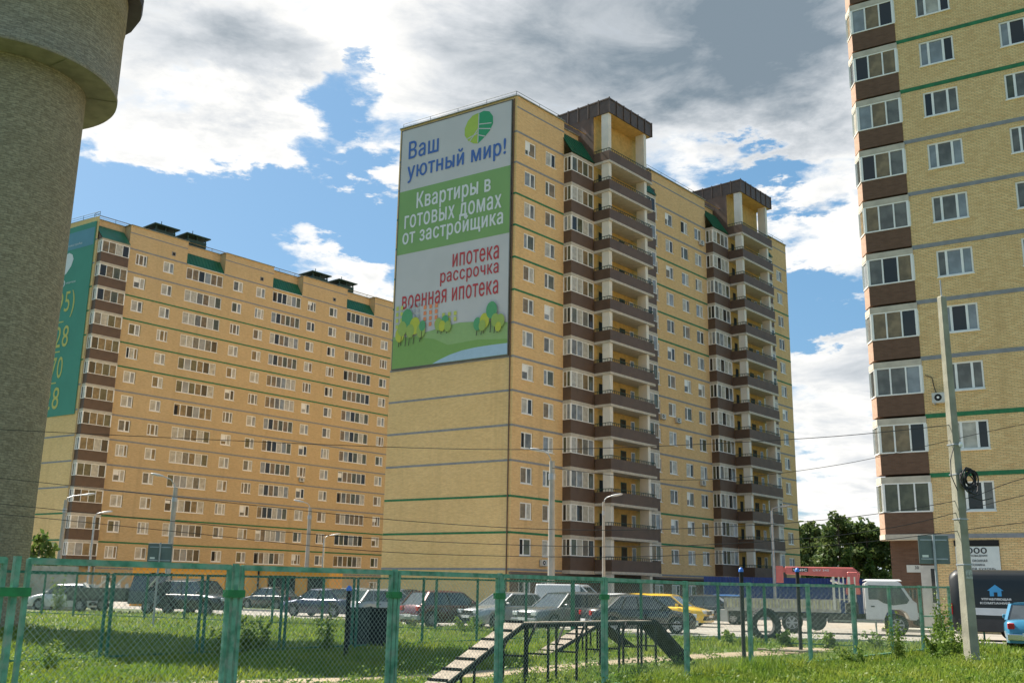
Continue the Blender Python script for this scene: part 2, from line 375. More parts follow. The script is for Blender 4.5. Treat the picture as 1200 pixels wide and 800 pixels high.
def win_kit(wd, ht, divs, nvar=7, pal=(0, 0, 1, 2, 2, 3, 4, 5), sill=True, fw=.07):
    fm = frame_mesh(wd, ht, divs, fw, sill)
    pm = []
    for k in range(nvar): pm.append(pane_mesh(wd, ht, divs, [GLASS[random.choice(pal)] for _ in range(len(divs)+1)], fw))
    return fm, pm
def place_win(kit, root, x, z, y=0.0, name='window'):
    f = put(name, kit[0], root, (x, y, z)); p = put('pane', random.choice(kit[1]), f)
    u = random.random()
    if u < .06:        # open sash with a dark room behind
        b = MB(); b.box(.09, .55, .075, .085, .09, 1.22, DARK); b.build('open_sash', f)
    elif u < .16:      # half lowered blind
        hh = random.uniform(.3, .8); b = MB(); b.box(.09, .72, .078, .088, 1.24-hh, 1.24, WHITE_F); b.build('blind', f)
    return f

def band_obj(root, segs, z, m, h=.16, proud=.018):
    for (p, q) in segs:
        b = MB()
        p = Vector((*p, 0)); q = Vector((*q, 0)); d = (q-p).normalized(); n = Vector((d.y, -d.x, 0))
        vs = [p+n*proud, q+n*proud, q-n*.004, p-n*.004]
        b.mesh([(v.x, v.y, z-h/2) for v in vs]+[(v.x, v.y, z+h/2) for v in vs], [(0, 1, 5, 4), (4, 5, 6, 7), (0, 3, 2, 1), (1, 2, 6, 5), (3, 0, 4, 7)], m)
        b.build('floor_band', root)
GREENK = (1, 2, 8, 9, 10, 11)

def bay_parts(side=.86, front=3.25, mirror=False, cham=0.0, npf=4, h0=.08, h1=1.22, g1=2.6, fh=2.8, fw=.06, m=BROWN_M, mside=None):
    """glazed bay: spandrel, glazing frame, panes; local x along wall from 0, y negative outwards"""
    sp = MB(); x1 = front
    out = [(0-0.0, 0), (cham, -side), (x1, -side), (x1, 0)]
    def shell(mb, z0, z1, mt, off=0.0, cap=True, ms=None):
        o = [(out[0][0]-off, 0), (out[1][0]-off, out[1][1]-off), (out[2][0]+off, out[2][1]-off), (out[3][0]+off, 0)]
        for i in range(3):
            mb.poly([(o[i][0], o[i][1], z0), (o[i+1][0], o[i+1][1], z0), (o[i+1][0], o[i+1][1], z1), (o[i][0], o[i][1], z1)], ms if (ms and i == 0) else mt)
        if cap:
            mb.poly([(*p, z1) for p in o], mt); mb.poly([(*p, z0) for p in reversed(o)], mt)
    shell(sp, h0, h1, m, 0, ms=mside)
    sl = MB(); shell(sl, g1, fh+h0, SLAB, .035)
    fr = MB(); pn = []
    shell(fr, h1, h1+.06, WHITE_F, .03); shell(fr, g1-.06, g1, WHITE_F, .02)
    def seg(p, q, n, mats):
        p = Vector((*p, 0)); q = Vector((*q, 0))
        for k in range(n+1):
            c = p+(q-p)*(k/n); wv = fw*(1.5 if k in (0, n) else 1)
            c = c+(q-p).normalized()*(wv/2 if k == 0 else (-wv/2 if k == n else 0))
            fr.bar((c.x, c.y, h1+.06), (c.x, c.y, g1-.06), wv, WHITE_F, .07)
        inn = Vector((-(q-p).normalized().y, (q-p).normalized().x, 0))*.02
        for k in range(n):
            a = p+(q-p)*(k/n)+inn; c = p+(q-p)*((k+1)/n)+inn
            pn.append(([(a.x, a.y, h1+.06), (c.x, c.y, h1+.06), (c.x, c.y, g1-.06), (a.x, a.y, g1-.06)]))
    seg(out[0], out[1], 2 if side > .7 and cham == 0 else 1, None); seg(out[1], out[2], npf, None); seg(out[2], out[3], 2, None)
    return sp.data('bay_spandrel'), sl.data('bay_slab'), fr.data('bay_window'), pn
def bay_panes(pn, pal):
    b = MB()
    for q in pn: b.poly(q, GLASS[random.choice(pal)])
    return b.data('pane')
def ac_unit(root, x, z, y=0.0):
    b = MB(); b.box(x-.36, x+.36, y-.32, y-.06, z+.02, z+.5, mat('ac_case', (.55, .54, .50), .5, var=.1))
    b.bar((x-.25, y, z-.02), (x-.25, y-.34, z-.02), .04, STEEL); b.bar((x+.25, y, z-.02), (x+.25, y-.34, z-.02), .04, STEEL)
    o = b.build('air_conditioner', root)
    f = MB(); vs = [(x-.08+.17*math.cos(t*math.pi/6), y-.325, z+.27+.17*math.sin(t*math.pi/6)) for t in range(12)]
    f.poly(vs, DARK); f.tube((x-.08, y-.34, z+.27), (x-.08, y-.325, z+.27), .06, WHITE_F, n=10)
    f.build('fan_grille', o)
def railing(root, pts, h=.55, r=.02, step=2.6, m=None):
    m = m or GREEN_D; b = MB()
    for p, q in zip(pts[:-1], pts[1:]):
        p = Vector(p); q = Vector(q); n = max(1, int((q-p).length/step))
        for k in range(n+1):
            c = p+(q-p)*k/n; b.tube(c, c+Vector((0, 0, h)), r, m, n=4)
        b.tube(p+Vector((0, 0, h)), q+Vector((0, 0, h)), r, m, n=4); b.tube(p+Vector((0, 0, h*.55)), q+Vector((0, 0, h*.55)), r*.8, m, n=4)
    return b.build('roof_railing', root)
SK = (-1.65, 12.8)       # how the end wall runs back (local)

def shell_building(root, x0, x1, zt, holes, mfront, mend, recess=(), base=2.95, sk=(SK[0]/12.9, SK[1]/12.9), dep=12.9, base_m=None, base_holes=()):
    """front wall with openings, end walls, back, roof; recess: list of (xa, xb, z0, depth) set-back bits at the top"""
    b = MB()
    H = list(holes)+[(xa, xb, z0, zt+1) for (xa, xb, z0, dp) in recess]
    hh = [(a, c, d, min(e_, zt)) for (a, c, d, e_) in H]
    grid_wall(b, x0, x1, base, zt, [h for h in hh if not any(h[0] == r[0] and h[2] == r[2] for r in recess)] + [(r[0], r[1], r[2], zt) for r in recess], mfront, reveal=.13)
    o = b.build('front_wall', root)
    g = MB(); grid_wall(g, x0, x1, 0, base, list(base_holes), base_m or BRICK_BR, y=.03); g.build('ground_floor_wall', root)
    for (xa, xb, z0, dp) in recess:
        r = MB(); r.poly([(xa, dp, z0), (xb, dp, z0), (xb, dp, zt), (xa, dp, zt)], mfront)
        r.poly([(xa, 0, z0), (xa, dp, z0), (xa, dp, zt), (xa, 0, zt)], mfront); r.poly([(xb, dp, z0), (xb, 0, z0), (xb, 0, zt), (xb, dp, zt)], mfront)
        r.poly([(xa, 0, z0), (xb, 0, z0), (xb, dp, z0), (xa, dp, z0)], SLAB)
        r.build('set_back_wall', root)
    q0 = (x0+sk[0]*dep, sk[1]*dep); q1 = (x1+sk[0]*dep, sk[1]*dep)
    e_ = MB(); e_.poly([(*q0, 0), (x0, 0, 0), (x0, 0, zt), (*q0, zt)], mend); e_.build('end_wall', root)
    e2 = MB(); e2.poly([(x1, 0, 0), (*q1, 0), (*q1, zt), (x1, 0, zt)], mend); e2.build('end_wall', root)
    bk = MB(); bk.poly([(*q1, 0), (*q0, 0), (*q0, zt), (*q1, zt)], mfront); bk.build('back_wall', root)
    rf = MB(); pts = [(x0, 0)]
    for (xa, xb, z0, dp) in sorted(recess):
        if xa > x0+1e-6: pts += [(xa, 0)]
        else: pts = []
        pts += [(xa, dp), (xb, dp), (xb, 0)]
    pts += [(x1, 0), q1, q0]
    rf.poly([(px, py, zt-.25) for px, py in pts], mat('roof_felt', (.06, .06, .06), .95))
    rf.build('roof', root)
    cp = MB(); loop = pts+[pts[0]]
    for p, q in zip(loop[:-1], loop[1:]):
        P = Vector((*p, zt+.03)); Q = Vector((*q, zt+.03))
        if (Q-P).length > .2: cp.bar(P, Q, .3, CANOPY_M if mend is None else COPING, .07)
    cp.build('parapet_coping', root)
    return q0, q1
COPING = mat('coping_sheet', (.30, .30, .24), .5, .2)

# ------------------------------------------------------------------ building B (middle)
BZ = 3.08; FH = 2.8
B = thing('apartment_building', 'tall yellow brick apartment block in the middle carrying the billboard, with brown loggia stacks', 'apartment building', (.1147, 80.8, 0), azr(40.98), 'thirteen-storey yellow brick blocks')
cols_b = [(1.12, 2.58), (3.93, 5.3), (20.35, 21.75), (23.2, 24.6), (26.2, 27.55), (28.9, 30.25), (45.1, 46.5), (47.56, 48.95)]
holesB = [(a, c, BZ+FH*k+1.07, BZ+FH*k+2.4) for k in range(13) for (a, c) in cols_b]
recB = [(6.52, 20.05, 39.56, .9), (31.2, 44.7, 39.56, .9)]
q0B, q1B = shell_building(B, 0, 50.3, 42.75, holesB, BRICK_B, BRICK_L, recB, base=2.9, base_holes=[(a, c, .9, 2.3) for (a, c) in cols_b])
kitB = win_kit(1.43, 1.33, [.56], 9, fw=.095, pal=(1, 2, 2, 3, 4, 1, 5, 2, 0))
kitB2 = win_kit(1.43, 1.33, [.36], 6, fw=.095, pal=(1, 2, 2, 3, 4, 5, 2))
for k in range(-1, 13):
    for i, (a, c) in enumerate(cols_b):
        z = BZ+FH*k+1.07 if k >= 0 else .9
        place_win(kitB if (i+k) % 3 else kitB2, B, a-.01, z)
for k in range(14):
    z = BZ+FH*k
    segs = [((-1.6459, 12.768), (0, 0))]
    segs += [((0, 0), (6.52, 0)), ((20.05, 0), (31.2, 0)), ((44.7, 0), (50.3, 0))]
    band_obj(B, segs, z, GREEN_BAND if k in GREENK else GREY_BAND, .17)
band_obj(B, [((0, 0), (6.5, 0)), ((20.07, 0), (31.18, 0)), ((44.72, 0), (50.3, 0))], 41.75, GREY_BAND, .12)
sp, sl, fr, pn = bay_parts()
pvar = [bay_panes(pn, (0, 1, 2, 3, 4, 4, 5, 2)) for _ in range(9)]
bayx = [6.52, 16.8, 31.2, 41.45]
for bx in bayx:
    for k in range(13):
        z = BZ+FH*k
        put('bay_spandrel', sp, B, (bx, 0, z)); put('bay_slab', sl, B, (bx, 0, z))
        f = put('bay_window', fr, B, (bx, 0, z)); put('pane', random.choice(pvar), f)
    s_ = MB(); s_.box(bx-.03, bx+3.28, -.9, 0, BZ-.2, BZ+.075, SLAB); s_.build('bay_slab', B)
    # sloping green roof over the top bay
    a = MB(); zb, ztp = 39.62, 42.0
    P = [(bx-.1, -.98, zb), (bx+3.35, -.98, zb), (bx+3.35, .5, ztp), (bx-.1, .5, ztp)]
    a.poly(P, GREEN_R); a.poly([(x_, y_+.03, z_-.06) for x_, y_, z_ in reversed(P)], GREEN_R)
    for q in range(9):
        xx = bx-.1+q*3.45/8; a.bar((xx, -1.0, zb+.02), (xx, .5, ztp+.02), .03, GREEN_R)
    a.build('bay_roof', B)
    t_ = MB(); t_.poly([(bx+3.2, -.85, zb), (bx+3.2, .5, zb), (bx+3.2, .5, ztp-.1)], BROWN_M); t_.build('bay_roof_side', B)
# loggia stacks
def loggia(x0):
    x1 = x0+6.95; yb = -.86; yf = -2.6
    par = MB(); zc = 0
    par.box(x0, x1, yf, yf+.1, .06, 1.0, BROWN_M); par.box(x0, x0+.1, yf+.1, yb, .06, 1.0, BROWN_M); par.box(x1-.1, x1, yf+.1, yb, .06, 1.0, BROWN_M)
    par_me = par.data('balcony_parapet')
    s_ = MB(); s_.box(x0-.04, x1+.04, yf-.04, yb, -.16, .06, SLAB); sl_me = s_.data('balcony_slab')
    r_ = MB()
    for (p, q) in (((x0+.05, yf+.05), (x1-.05, yf+.05)), ((x0+.05, yf+.05), (x0+.05, yb)), ((x1-.05, yf+.05), (x1-.05, yb))):
        r_.bar((*p, 1.25), (*q, 1.25), .045, GREEN_D)
        n = max(2, int((Vector(q)-Vector(p)).length/.28))
        for k in range(n+1):
            t = k/n; cx = p[0]+(q[0]-p[0])*t; cy = p[1]+(q[1]-p[1])*t; r_.bar((cx, cy, 1.0), (cx, cy, 1.25), .03, GREEN_D)
    r_me = r_.data('balcony_railing')
    d_ = MB(); d_.box(x0+3.9, x0+4.75, yb-.03, yb, .1, 2.2, GREEN_D); d_.box(x0+4.0, x0+4.65, yb-.035, yb-.03, 1.0, 2.1, GLASS[0]); d_me = d_.data('balcony_door')
    w_ = MB(); w_.box(x0+.7, x0+1.3, yb-.02, yb, .1, 2.1, DARK); w_me = w_.data('balcony_door')
    v_ = MB(); v_.box(x0+5.5, x0+6.1, yb-.05, yb, .5, 2.2, WHITE_F); v_.box(x0+5.56, x0+6.04, yb-.055, yb-.05, .56, 2.14, GLASS[1]); v_me = v_.data('balcony_window')
    wl = MB(); zt = 44.2
    wl.poly([(x0, yb, 2.9), (x1, yb, 2.9), (x1, yb, zt), (x0, yb, zt)], YEL_P); wl.build('loggia_back_wall', B)
    sd_ = MB(); sd_.box(x0-.04, x0, yb-.001, 6.5, 39.6, zt, BROWN_M); sd_.poly([(x1, yb, 39.6), (x1, 6.5, 39.6), (x1, 6.5, zt), (x1, yb, zt)], YEL_P)
    sd_.poly([(x1, 6.5, 39.6), (x0, 6.5, 39.6), (x0, 6.5, zt), (x1, 6.5, zt)], YEL_P); sd_.build('stair_tower_wall', B)
    c_ = MB(); c_.box(x0+.06, x0+.5, yf+.12, yf+.9, 0, 44.2, WHITE_C); c_.build('column', B)
    c_ = MB(); c_.box(x1-1.1, x1-.7, yf+.12, yf+1.05, 0, 44.2, WHITE_C); c_.build('column', B)
    for k in range(14):
        z = BZ+FH*k
        put('balcony_slab', sl_me, B, (0, 0, z)); put('balcony_parapet', par_me, B, (0, 0, z)); put('balcony_railing', r_me, B, (0, 0, z))
        if k < 13:
            put('balcony_door', d_me, B, (0, 0, z)); put('balcony_door', w_me, B, (0, 0, z)); put('balcony_window', v_me, B, (0, 0, z))
    cn = MB(); X0, X1, Y0, Y1 = x0-.05, x1+.05, yf-.05, 6.8
    cn.box(X0, X1, Y0, Y1, 44.2, 45.5, CANOPY_M)
    cn.box(X0-.06, X1+.06, Y0-.06, Y1+.06, 45.5, 45.62, CANOPY_M)
    cn.poly([(X0+.1, Y0+.1, 44.197), (X0+.1, Y1-.1, 44.197), (X1-.1, Y1-.1, 44.197), (X1-.1, Y0+.1, 44.197)], YEL_P)
    for k in range(7):
        xx = X0+(X1-X0)*k/6; cn.box(xx-.05, xx+.05, Y0-.07, Y0, 44.2, 45.7, CANOPY_M)
    for k in range(1, 9):
        yy = Y0+(Y1-Y0)*k/8; cn.box(X0-.07, X0, yy-.05, yy+.05, 44.2, 45.7, CANOPY_M)
    cn.build('canopy', B)
loggia(9.85); loggia(34.5)
for (x_, z_) in [(3.91, 3.4), (28.98, 11.9), (21.84, 17.6), (24.59, 17.6), (30.0, 37.3), (47.44, 3.95)]: ac_unit(B, x_, z_)
railing(B, [(6.4, .2, 42.75), (0.1, .2, 42.75), (-1.5, 12.6, 42.75)]); railing(B, [(20.2, .2, 42.75), (31, .2, 42.75)]); railing(B, [(44.8, .2, 42.75), (50.1, .2, 42.75)])
d_ = MB(); d_.tube((-.12, .25, 0), (-.12, .25, 42.5), .06, BROWN_M, n=6); d_.build('downpipe', B)
v_ = MB(); v_.box(20.15, 21.3, -.05, 0, 40.0, 40.9, BROWN_M); v_.build('vent_grille', B)
cv = MB(); cv.box(-.1, 50.3, -.25, .02, 2.72, 2.9, mat('base_cornice', (.16, .12, .10), .8)); cv.build('base_cornice', B)
an = MB(); an.tube((46.5, 1, 42.7), (46.5, 1, 44.6), .03, STEEL, n=5); an.build('roof_aerial', B)

# ------------------------------------------------------------------ building A (left)
A = thing('apartment_building', 'long ochre brick apartment block on the left with green awnings along its roof', 'apartment building', (-44.517, 114.34, 0), azr(40.43), 'thirteen-storey yellow brick blocks')
small_a = [(.5, 2.0), (4.1, 5.5), (14.0, 15.45), (17.5, 18.9), (25.9, 27.3), (29.65, 31.1), (39.4, 40.85), (42.6, 44.0), (52.2, 53.6)]
wide_a = [(7.25, 12.45), (20.1, 24.75), (32.8, 37.8), (45.6, 50.4)]
holesA = [(a, c, BZ+FH*k+1.07, BZ+FH*k+2.4) for k in range(13) for (a, c) in small_a] + [(a, c, BZ+FH*k+1.0, BZ+FH*k+2.45) for k in range(13) for (a, c) in wide_a]
recA = [(-4.4, -.5, 39.5, 1.3)] + [(a-.1, c+.1, 39.5, 1.2) for (a, c) in wide_a]
q0A, q1A = shell_building(A, -4.4, 56, 42.3, holesA, BRICK_A, BRICK_L, recA, base=2.9, base_m=BRICK_A, base_holes=[(a, c, .9, 2.3) for (a, c) in small_a])
kitA = win_kit(1.44, 1.33, [.58], 9, fw=.12, pal=(1, 2, 2, 3, 5, 0, 4, 2))
kitA2 = win_kit(1.44, 1.33, [.3, .7], 5, fw=.10, pal=(1, 2, 3, 5, 2))
for k in range(-1, 13):
    for i, (a, c) in enumerate(small_a):
        place_win(kitA if (i*3+k) % 4 else kitA2, A, a, BZ+FH*k+1.07 if k >= 0 else .9)
for (a, c) in wide_a:
    kw = win_kit(c-a, 1.45, [1/6, 2/6, .5, 4/6, 5/6], 7, pal=(0, 1, 2, 2, 3, 3, 4, 5), fw=.085)
    for k in range(13): place_win(kw, A, a, BZ+FH*k+1.0)
    aw = MB(); P = [(a-.05, -.12, 39.45), (c+.05, -.12, 39.45), (c+.05, 1.1, 41.25), (a-.05, 1.1, 41.25)]
    aw.poly(P, GREEN_R)
    for q in range(12): xx = a+(c-a)*q/11; aw.bar((xx, -.14, 39.47), (xx, 1.1, 41.27), .035, GREEN_R)
    aw.bar((a-.05, -.12, 39.44), (c+.05, -.12, 39.44), .06, WHITE_F)
    aw.build('awning', A)
for k in range(14):
    z = BZ+FH*k
    segs = [((-6.04, 12.76), (-4.4, 0)), ((-.7, 0), (56, 0))] if k < 13 else [((-6.04, 12.76), (-4.4, 0))]+[((p, 0), (q, 0)) for p, q in ((-.5, 7.15), (12.55, 20.0), (24.85, 32.7), (37.9, 45.5), (50.5, 56))]
    band_obj(A, segs, z, GREEN_BAND if k in GREENK else GREY_BAND, .17)
band_obj(A, [((p, 0), (q, 0)) for p, q in ((-.5, 7.15), (12.55, 20.0), (24.85, 32.7), (37.9, 45.5), (50.5, 56))], 41.4, GREY_BAND, .12)
spA, slA, frA, pnA = bay_parts(front=3.35)
pvA = [bay_panes(pnA, (0, 1, 2, 2, 3, 3, 4, 5)) for _ in range(8)]
for k in range(13):
    z = BZ+FH*k
    put('bay_spandrel', spA, A, (-4.2, 0, z)); put('bay_slab', slA, A, (-4.2, 0, z)); f = put('bay_window', frA, A, (-4.2, 0, z)); put('pane', random.choice(pvA), f)
aw = MB(); aw.poly([(-4.25, -.95, 39.5), (-.8, -.95, 39.5), (-.7, 1.1, 41.5), (-4.3, 1.1, 41.5)], GREEN_R); aw.build('awning', A)
aw = MB(); aw.poly([(-4.3, -.85, 39.5), (-4.3, 1.1, 41.45), (-4.3, 1.1, 39.5)], BROWN_M); aw.build('awning_side', A)
dp = MB(); dp.tube((-.55, -.12, 0), (-.55, -.12, 39), .1, STEEL, n=6); dp.build('downpipe', A)
for x_ in (5.3, 18.2, 30.4, 43.2):
    v_ = MB(); v_.box(x_-.25, x_+.25, -.06, 0, 40.0, 40.5, GREY_BAND); v_.box(x_-.17, x_+.17, -.065, -.06, 40.08, 40.42, DARK); v_.build('vent_grille', A)
def roof_vent(x, y, sx=3.0):
    o = MB(); z = 42.75; o.box(x+.2, x+sx-.2, y+.2, y+2.2, 42.0, z, GREEN_D); o.box(x, x+sx, y, y+2.4, z, z+.75, GREEN_D); hub = o.build('roof_vent', A)
    p = MB()
    for xx in (x+.1, x+sx/2, x+sx-.1):
        for yy in (y+.1, y+2.3): p.bar((xx, yy, z+.75), (xx, yy, z+1.35), .14, GREEN_D)
    p.build('vent_post', hub)
    c = MB(); c.mesh([(x-.35, y-.35, z+1.35), (x+sx+.35, y-.35, z+1.35), (x+sx+.35, y+2.75, z+1.35), (x-.35, y+2.75, z+1.35), (x+.9, y+1.2, z+1.85), (x+sx-.9, y+1.2, z+1.85)],
        [(0, 1, 5, 4), (1, 2, 5), (2, 3, 4, 5), (3, 0, 4), (0, 3, 2, 1)], GREEN_D)
    c.box(x-.38, x+sx+.38, y-.38, y+2.78, z+1.22, z+1.35, GREEN_D); c.tube((x+sx/2, y+1.2, z+1.8), (x+sx/2, y+1.2, z+2.3), .05, GREEN_D, n=5); c.build('vent_cap', hub)
for x_ in (3.7, 8.1, 27.9, 32.7): roof_vent(x_, 1.9, 2.7)
railing(A, [(-6, 12.4, 42.3), (-4.3, .2, 42.3), (-4.3, 1.5, 42.3), (56, 1.5, 42.3)], h=.6, r=.025)
ac_unit(A, 26.6, 14.7)
wp = mat('white_plastic_dish', (.75, .75, .72), .5)

# ------------------------------------------------------------------ building C (right)
CZ = 4.31; CF = 2.825
C = thing('apartment_building', 'straw coloured brick apartment block at the right edge with a glazed corner bay', 'apartment building', (19.87, 48.594, 0), azr(122.93), 'thirteen-storey yellow brick blocks')
cols_c = [(1.09, 2.74), (4.88, 6.53), (8.9, 10.55), (12.6, 14.25), (16.6, 18.25)]
holesC = [(a, c, CZ+CF*k+1.13, CZ+CF*k+2.5) for k in range(13) for (a, c) in cols_c]
q0C, q1C = shell_building(C, 0, 22, 43.4, holesC, BRICK_C, BRICK_C, [], base=4.1, sk=(0, 1), dep=13, base_m=BRICK_C)
frC = frame_mesh(1.65, 1.37, [.27, .7], .085)
def paneC(i, w_, m):
    b = MB(); e_ = [0, .27, .7, 1]; b.poly([(1.65*e_[i]+.04, .09, .05), (1.65*e_[i+1]-.04, .09, .05), (1.65*e_[i+1]-.04, .09, 1.32), (1.65*e_[i]+.04, .09, 1.32)], m); return b.data('pane')
pC = {(i, j): paneC(i, 0, GLASS[j]) for i in range(3) for j in range(6)}
for k in range(13):
    for ci, (a, c) in enumerate(cols_c):
        f = put('window', frC, C, (a, 0, CZ+CF*k+1.13))
        j0 = random.choice((1, 5, 1, 2, 5, 4))
        for i in range(3): put('pane', pC[(i, j0 if random.random() < .6 else random.choice((0, 1, 5)))], f)
for k in range(14):
    band_obj(C, [((0, 0), (22, 0))], CZ+CF*k, GREEN_BAND if k in GREENK else GREY_BAND, .2)
spC, slC, frCb, pnC = bay_parts(side=.75, front=2.62, cham=.42, npf=3, h0=.12, h1=1.13, g1=2.53, fh=CF-.12, fw=.07, m=BRICK_BR, mside=mat('bay_brick_sunlit', (.42, .27, .19), .9, var=.15, vscale=5))  # left side of the bay: sunlight put into a paler brick colour
# floor by floor: front flush with the wall, body set back
pc_m = [MB() for _ in pnC]
panes_me = {}
for qi, q in enumerate(pnC):
    for j in range(6):
        b_ = MB(); b_.poly(q, GLASS[j]); panes_me[(qi, j)] = b_.data('pane')
for k in range(13):
    z = CZ+CF*k
    put('bay_spandrel', spC, C, (-2.62, .72, z)); put('bay_slab', slC, C, (-2.62, .72, z)); f = put('bay_window', frCb, C, (-2.62, .72, z))
    for qi in range(len(pnC)): put('pane', panes_me[(qi, random.choice((3, 2, 1, 5, 1, 3, 0)) if k else 4)], f)
s_ = MB(); s_.mesh([(-2.66, .72, CZ-.15), (-2.22, -.07, CZ-.15), (0, -.07, CZ-.15), (0, .72, CZ-.15), (-2.66, .72, CZ+.11), (-2.22, -.07, CZ+.11), (0, -.07, CZ+.11), (0, .72, CZ+.11)],
    [(0, 3, 2, 1), (0, 1, 5, 4), (1, 2, 6, 5), (4, 5, 6, 7)], SLAB); s_.build('bay_slab', C)
wl = MB(); wl.poly([(-2.2, .73, 0), (0, .73, 0), (0, .73, 43.4), (-2.2, .73, 43.4)], BRICK_BR); wl.poly([(-2.2, 13, 0), (-2.2, .73, 0), (-2.2, .73, 43.4), (-2.2, 13, 43.4)], BRICK_C)
wl.poly([(0, .73, 0), (0, 0, 0), (0, 0, 4.1), (0, .73, 4.1)], BRICK_BR)
wl.build('recessed_wall', C)
dm = mat('grey_door_paint', (.58, .56, .50), .6, var=.08)
d_ = MB(); d_.box(-.87, -.02, .66, .725, 0.1, 3.0, dm); dr = d_.build('entrance_door', C)
d_ = MB(); d_.box(-.42, -.24, .652, .66, 1.3, 2.85, GLASS[0]); d_.build('door_window', dr)
pl = mat('plate_white', (.62, .62, .56), .6, var=.05)
d_ = MB(); d_.box(-1.5, -.875, .68, .725, 2.68, 3.02, pl); adr = d_.build('address_plate', C)
put('lettering', text_mesh('30', TEXT_K, (-1.12, -.95, 2.83, 2.97), .672), adr)
l_ = MB(); l_.box(.8, 2.72, -.02, .0, 3.86, 4.12, DARK); l_.build('window_lintel', C)
ac_unit(C, .78, 10.5)
cb = MB(); cb.path([(.15, -.05, 11.95), (.45, -.06, 11.8), (.5, -.06, 11.4), (.62, -.06, 10.9)], .02, CABLE, 5); cb.build('cable', C)
st = MB(); st.box(-2.3, 1.2, -1.6, .7, .0, .14, CONC); st.build('entrance_step', C)

# wall sign with lettering on building C
S = thing('shop_sign', 'white wall sign headed ООО with black writing, partly behind the concrete pole', 'sign', C.location, C.rotation_euler[2])
b = MB(); b.box(.86, 2.71, -.06, -.01, 1.95, 3.83, mat('sign_white', (.66, .70, .67), .5, var=.04)); b.build('sign_board', S)
put('lettering', text_mesh('ООО', TEXT_K, (1.35, 2.18, 3.52, 3.77), -.066, bold=.05), S)
for (body, x0, x1, z0, z1) in [('ЗАПОВЕДНИК', 1.3, 2.2, 3.36, 3.46), ('ОКОННАЯ', 1.55, 2.17, 3.14, 3.25), ('ТЕХНИКА', 1.5, 2.06, 2.96, 3.06), ('ДЛЯ КУХОНЬ', 1.35, 2.49, 2.77, 2.88), ('ДЛЯ ДОМА', 1.45, 2.33, 2.58, 2.69), ('И', 1.55, 1.72, 2.4, 2.5), ('ДАЧИ', 1.5, 1.9, 2.16, 2.27)]:
    put('lettering', text_mesh(body, TEXT_K, (x0, x1, z0, z1), -.066, bold=.03), S)
for i, c in enumerate([(.05, .02, .35), (.75, .2, .05), (.02, .2, .6), (.55, .02, .12)]):
    b = MB(); b.box(.9, 1.12, -.066, -.06, 3.0-i*.2, 3.18-i*.2, mat('sign_square_%s' % 'abcd'[i], c, .6, var=.05)); b.build('coloured_square', S)

# ------------------------------------------------------------------ billboard on B
endrot = azr(123.64)
BB = thing('billboard', 'huge white and green billboard about flats, high on the end wall of the middle block', 'billboard', B.location, endrot)
bw_ = mat('banner_white', (.52, .52, .53), .7, var=.03, vscale=.4); bg_ = mat('banner_green', (.20, .36, .13), .7, var=.04, vscale=.4)
X0, X1, Z0, Z1 = -12.55, -.47, 20.02, 42.4
b = MB(); b.box(X0, X1, -.16, -.06, Z0, Z1, bw_); b.build('banner_panel', BB)
fr_ = MB(); fm = mat('banner_frame', (.10, .10, .09), .6)
for (a, c, d, e_) in ((X0-.08, X0, Z0-.1, Z1+.08), (X1, X1+.08, Z0-.1, Z1+.08), (X0, X1, Z0-.1, Z0), (X0, X1, Z1, Z1+.08)): fr_.box(a, c, -.19, -.03, d, e_, fm)
fr_.build('banner_frame', BB)
yb = [-.166]
def flat(name, pts, m, parent=BB, lift=None):
    yb[0] -= .0022; b = MB(); b.poly([(x_, yb[0], z_) for x_, z_ in pts], m); return b.build(name, parent)
def oval(cx, cz, rx, rz, n=20, rot=0): return [(cx+rx*math.cos(t)*math.cos(rot)-rz*math.sin(t)*math.sin(rot), cz+rx*math.cos(t)*math.sin(rot)+rz*math.sin(t)*math.cos(rot)) for t in [2*math.pi*k/n for k in range(n)]]
flat('green_stripe', [(X0, 30.4), (X1, 30.4), (X1, 36.42), (X0, 36.42)], bg_)
blue_t = mat('banner_blue', (.055, .14, .42), .7, var=.03); red_t = mat('banner_red', (.46, .05, .06), .7, var=.03); wh_t = mat('banner_text_white', (.66, .69, .70), .7, var=.02)
for body, m, box, bd in [('Ваш', blue_t, (-11.66, -8.28, 39.45, 41.15), .016), ('уютный мир!', blue_t, (-11.72, -1.0, 37.15, 39.15), .016),
                     ('Квартиры в', wh_t, (-10.5, -2.5, 34.1, 36.0), .018), ('готовых домах', wh_t, (-11.8, -1.35, 32.45, 34.0), .018), ('от застройщика', wh_t, (-11.95, -1.15, 30.95, 32.75), .018),
                     ('ипотека', red_t, (-6.28, -1.5, 28.3, 29.5), .012), ('рассрочка', red_t, (-7.55, -1.5, 26.78, 27.98), .012), ('военная ипотека', red_t, (-11.7, -1.5, 25.28, 26.48), .012)]:
    put('lettering', text_mesh(body, m, box, -.19, bold=bd), BB)
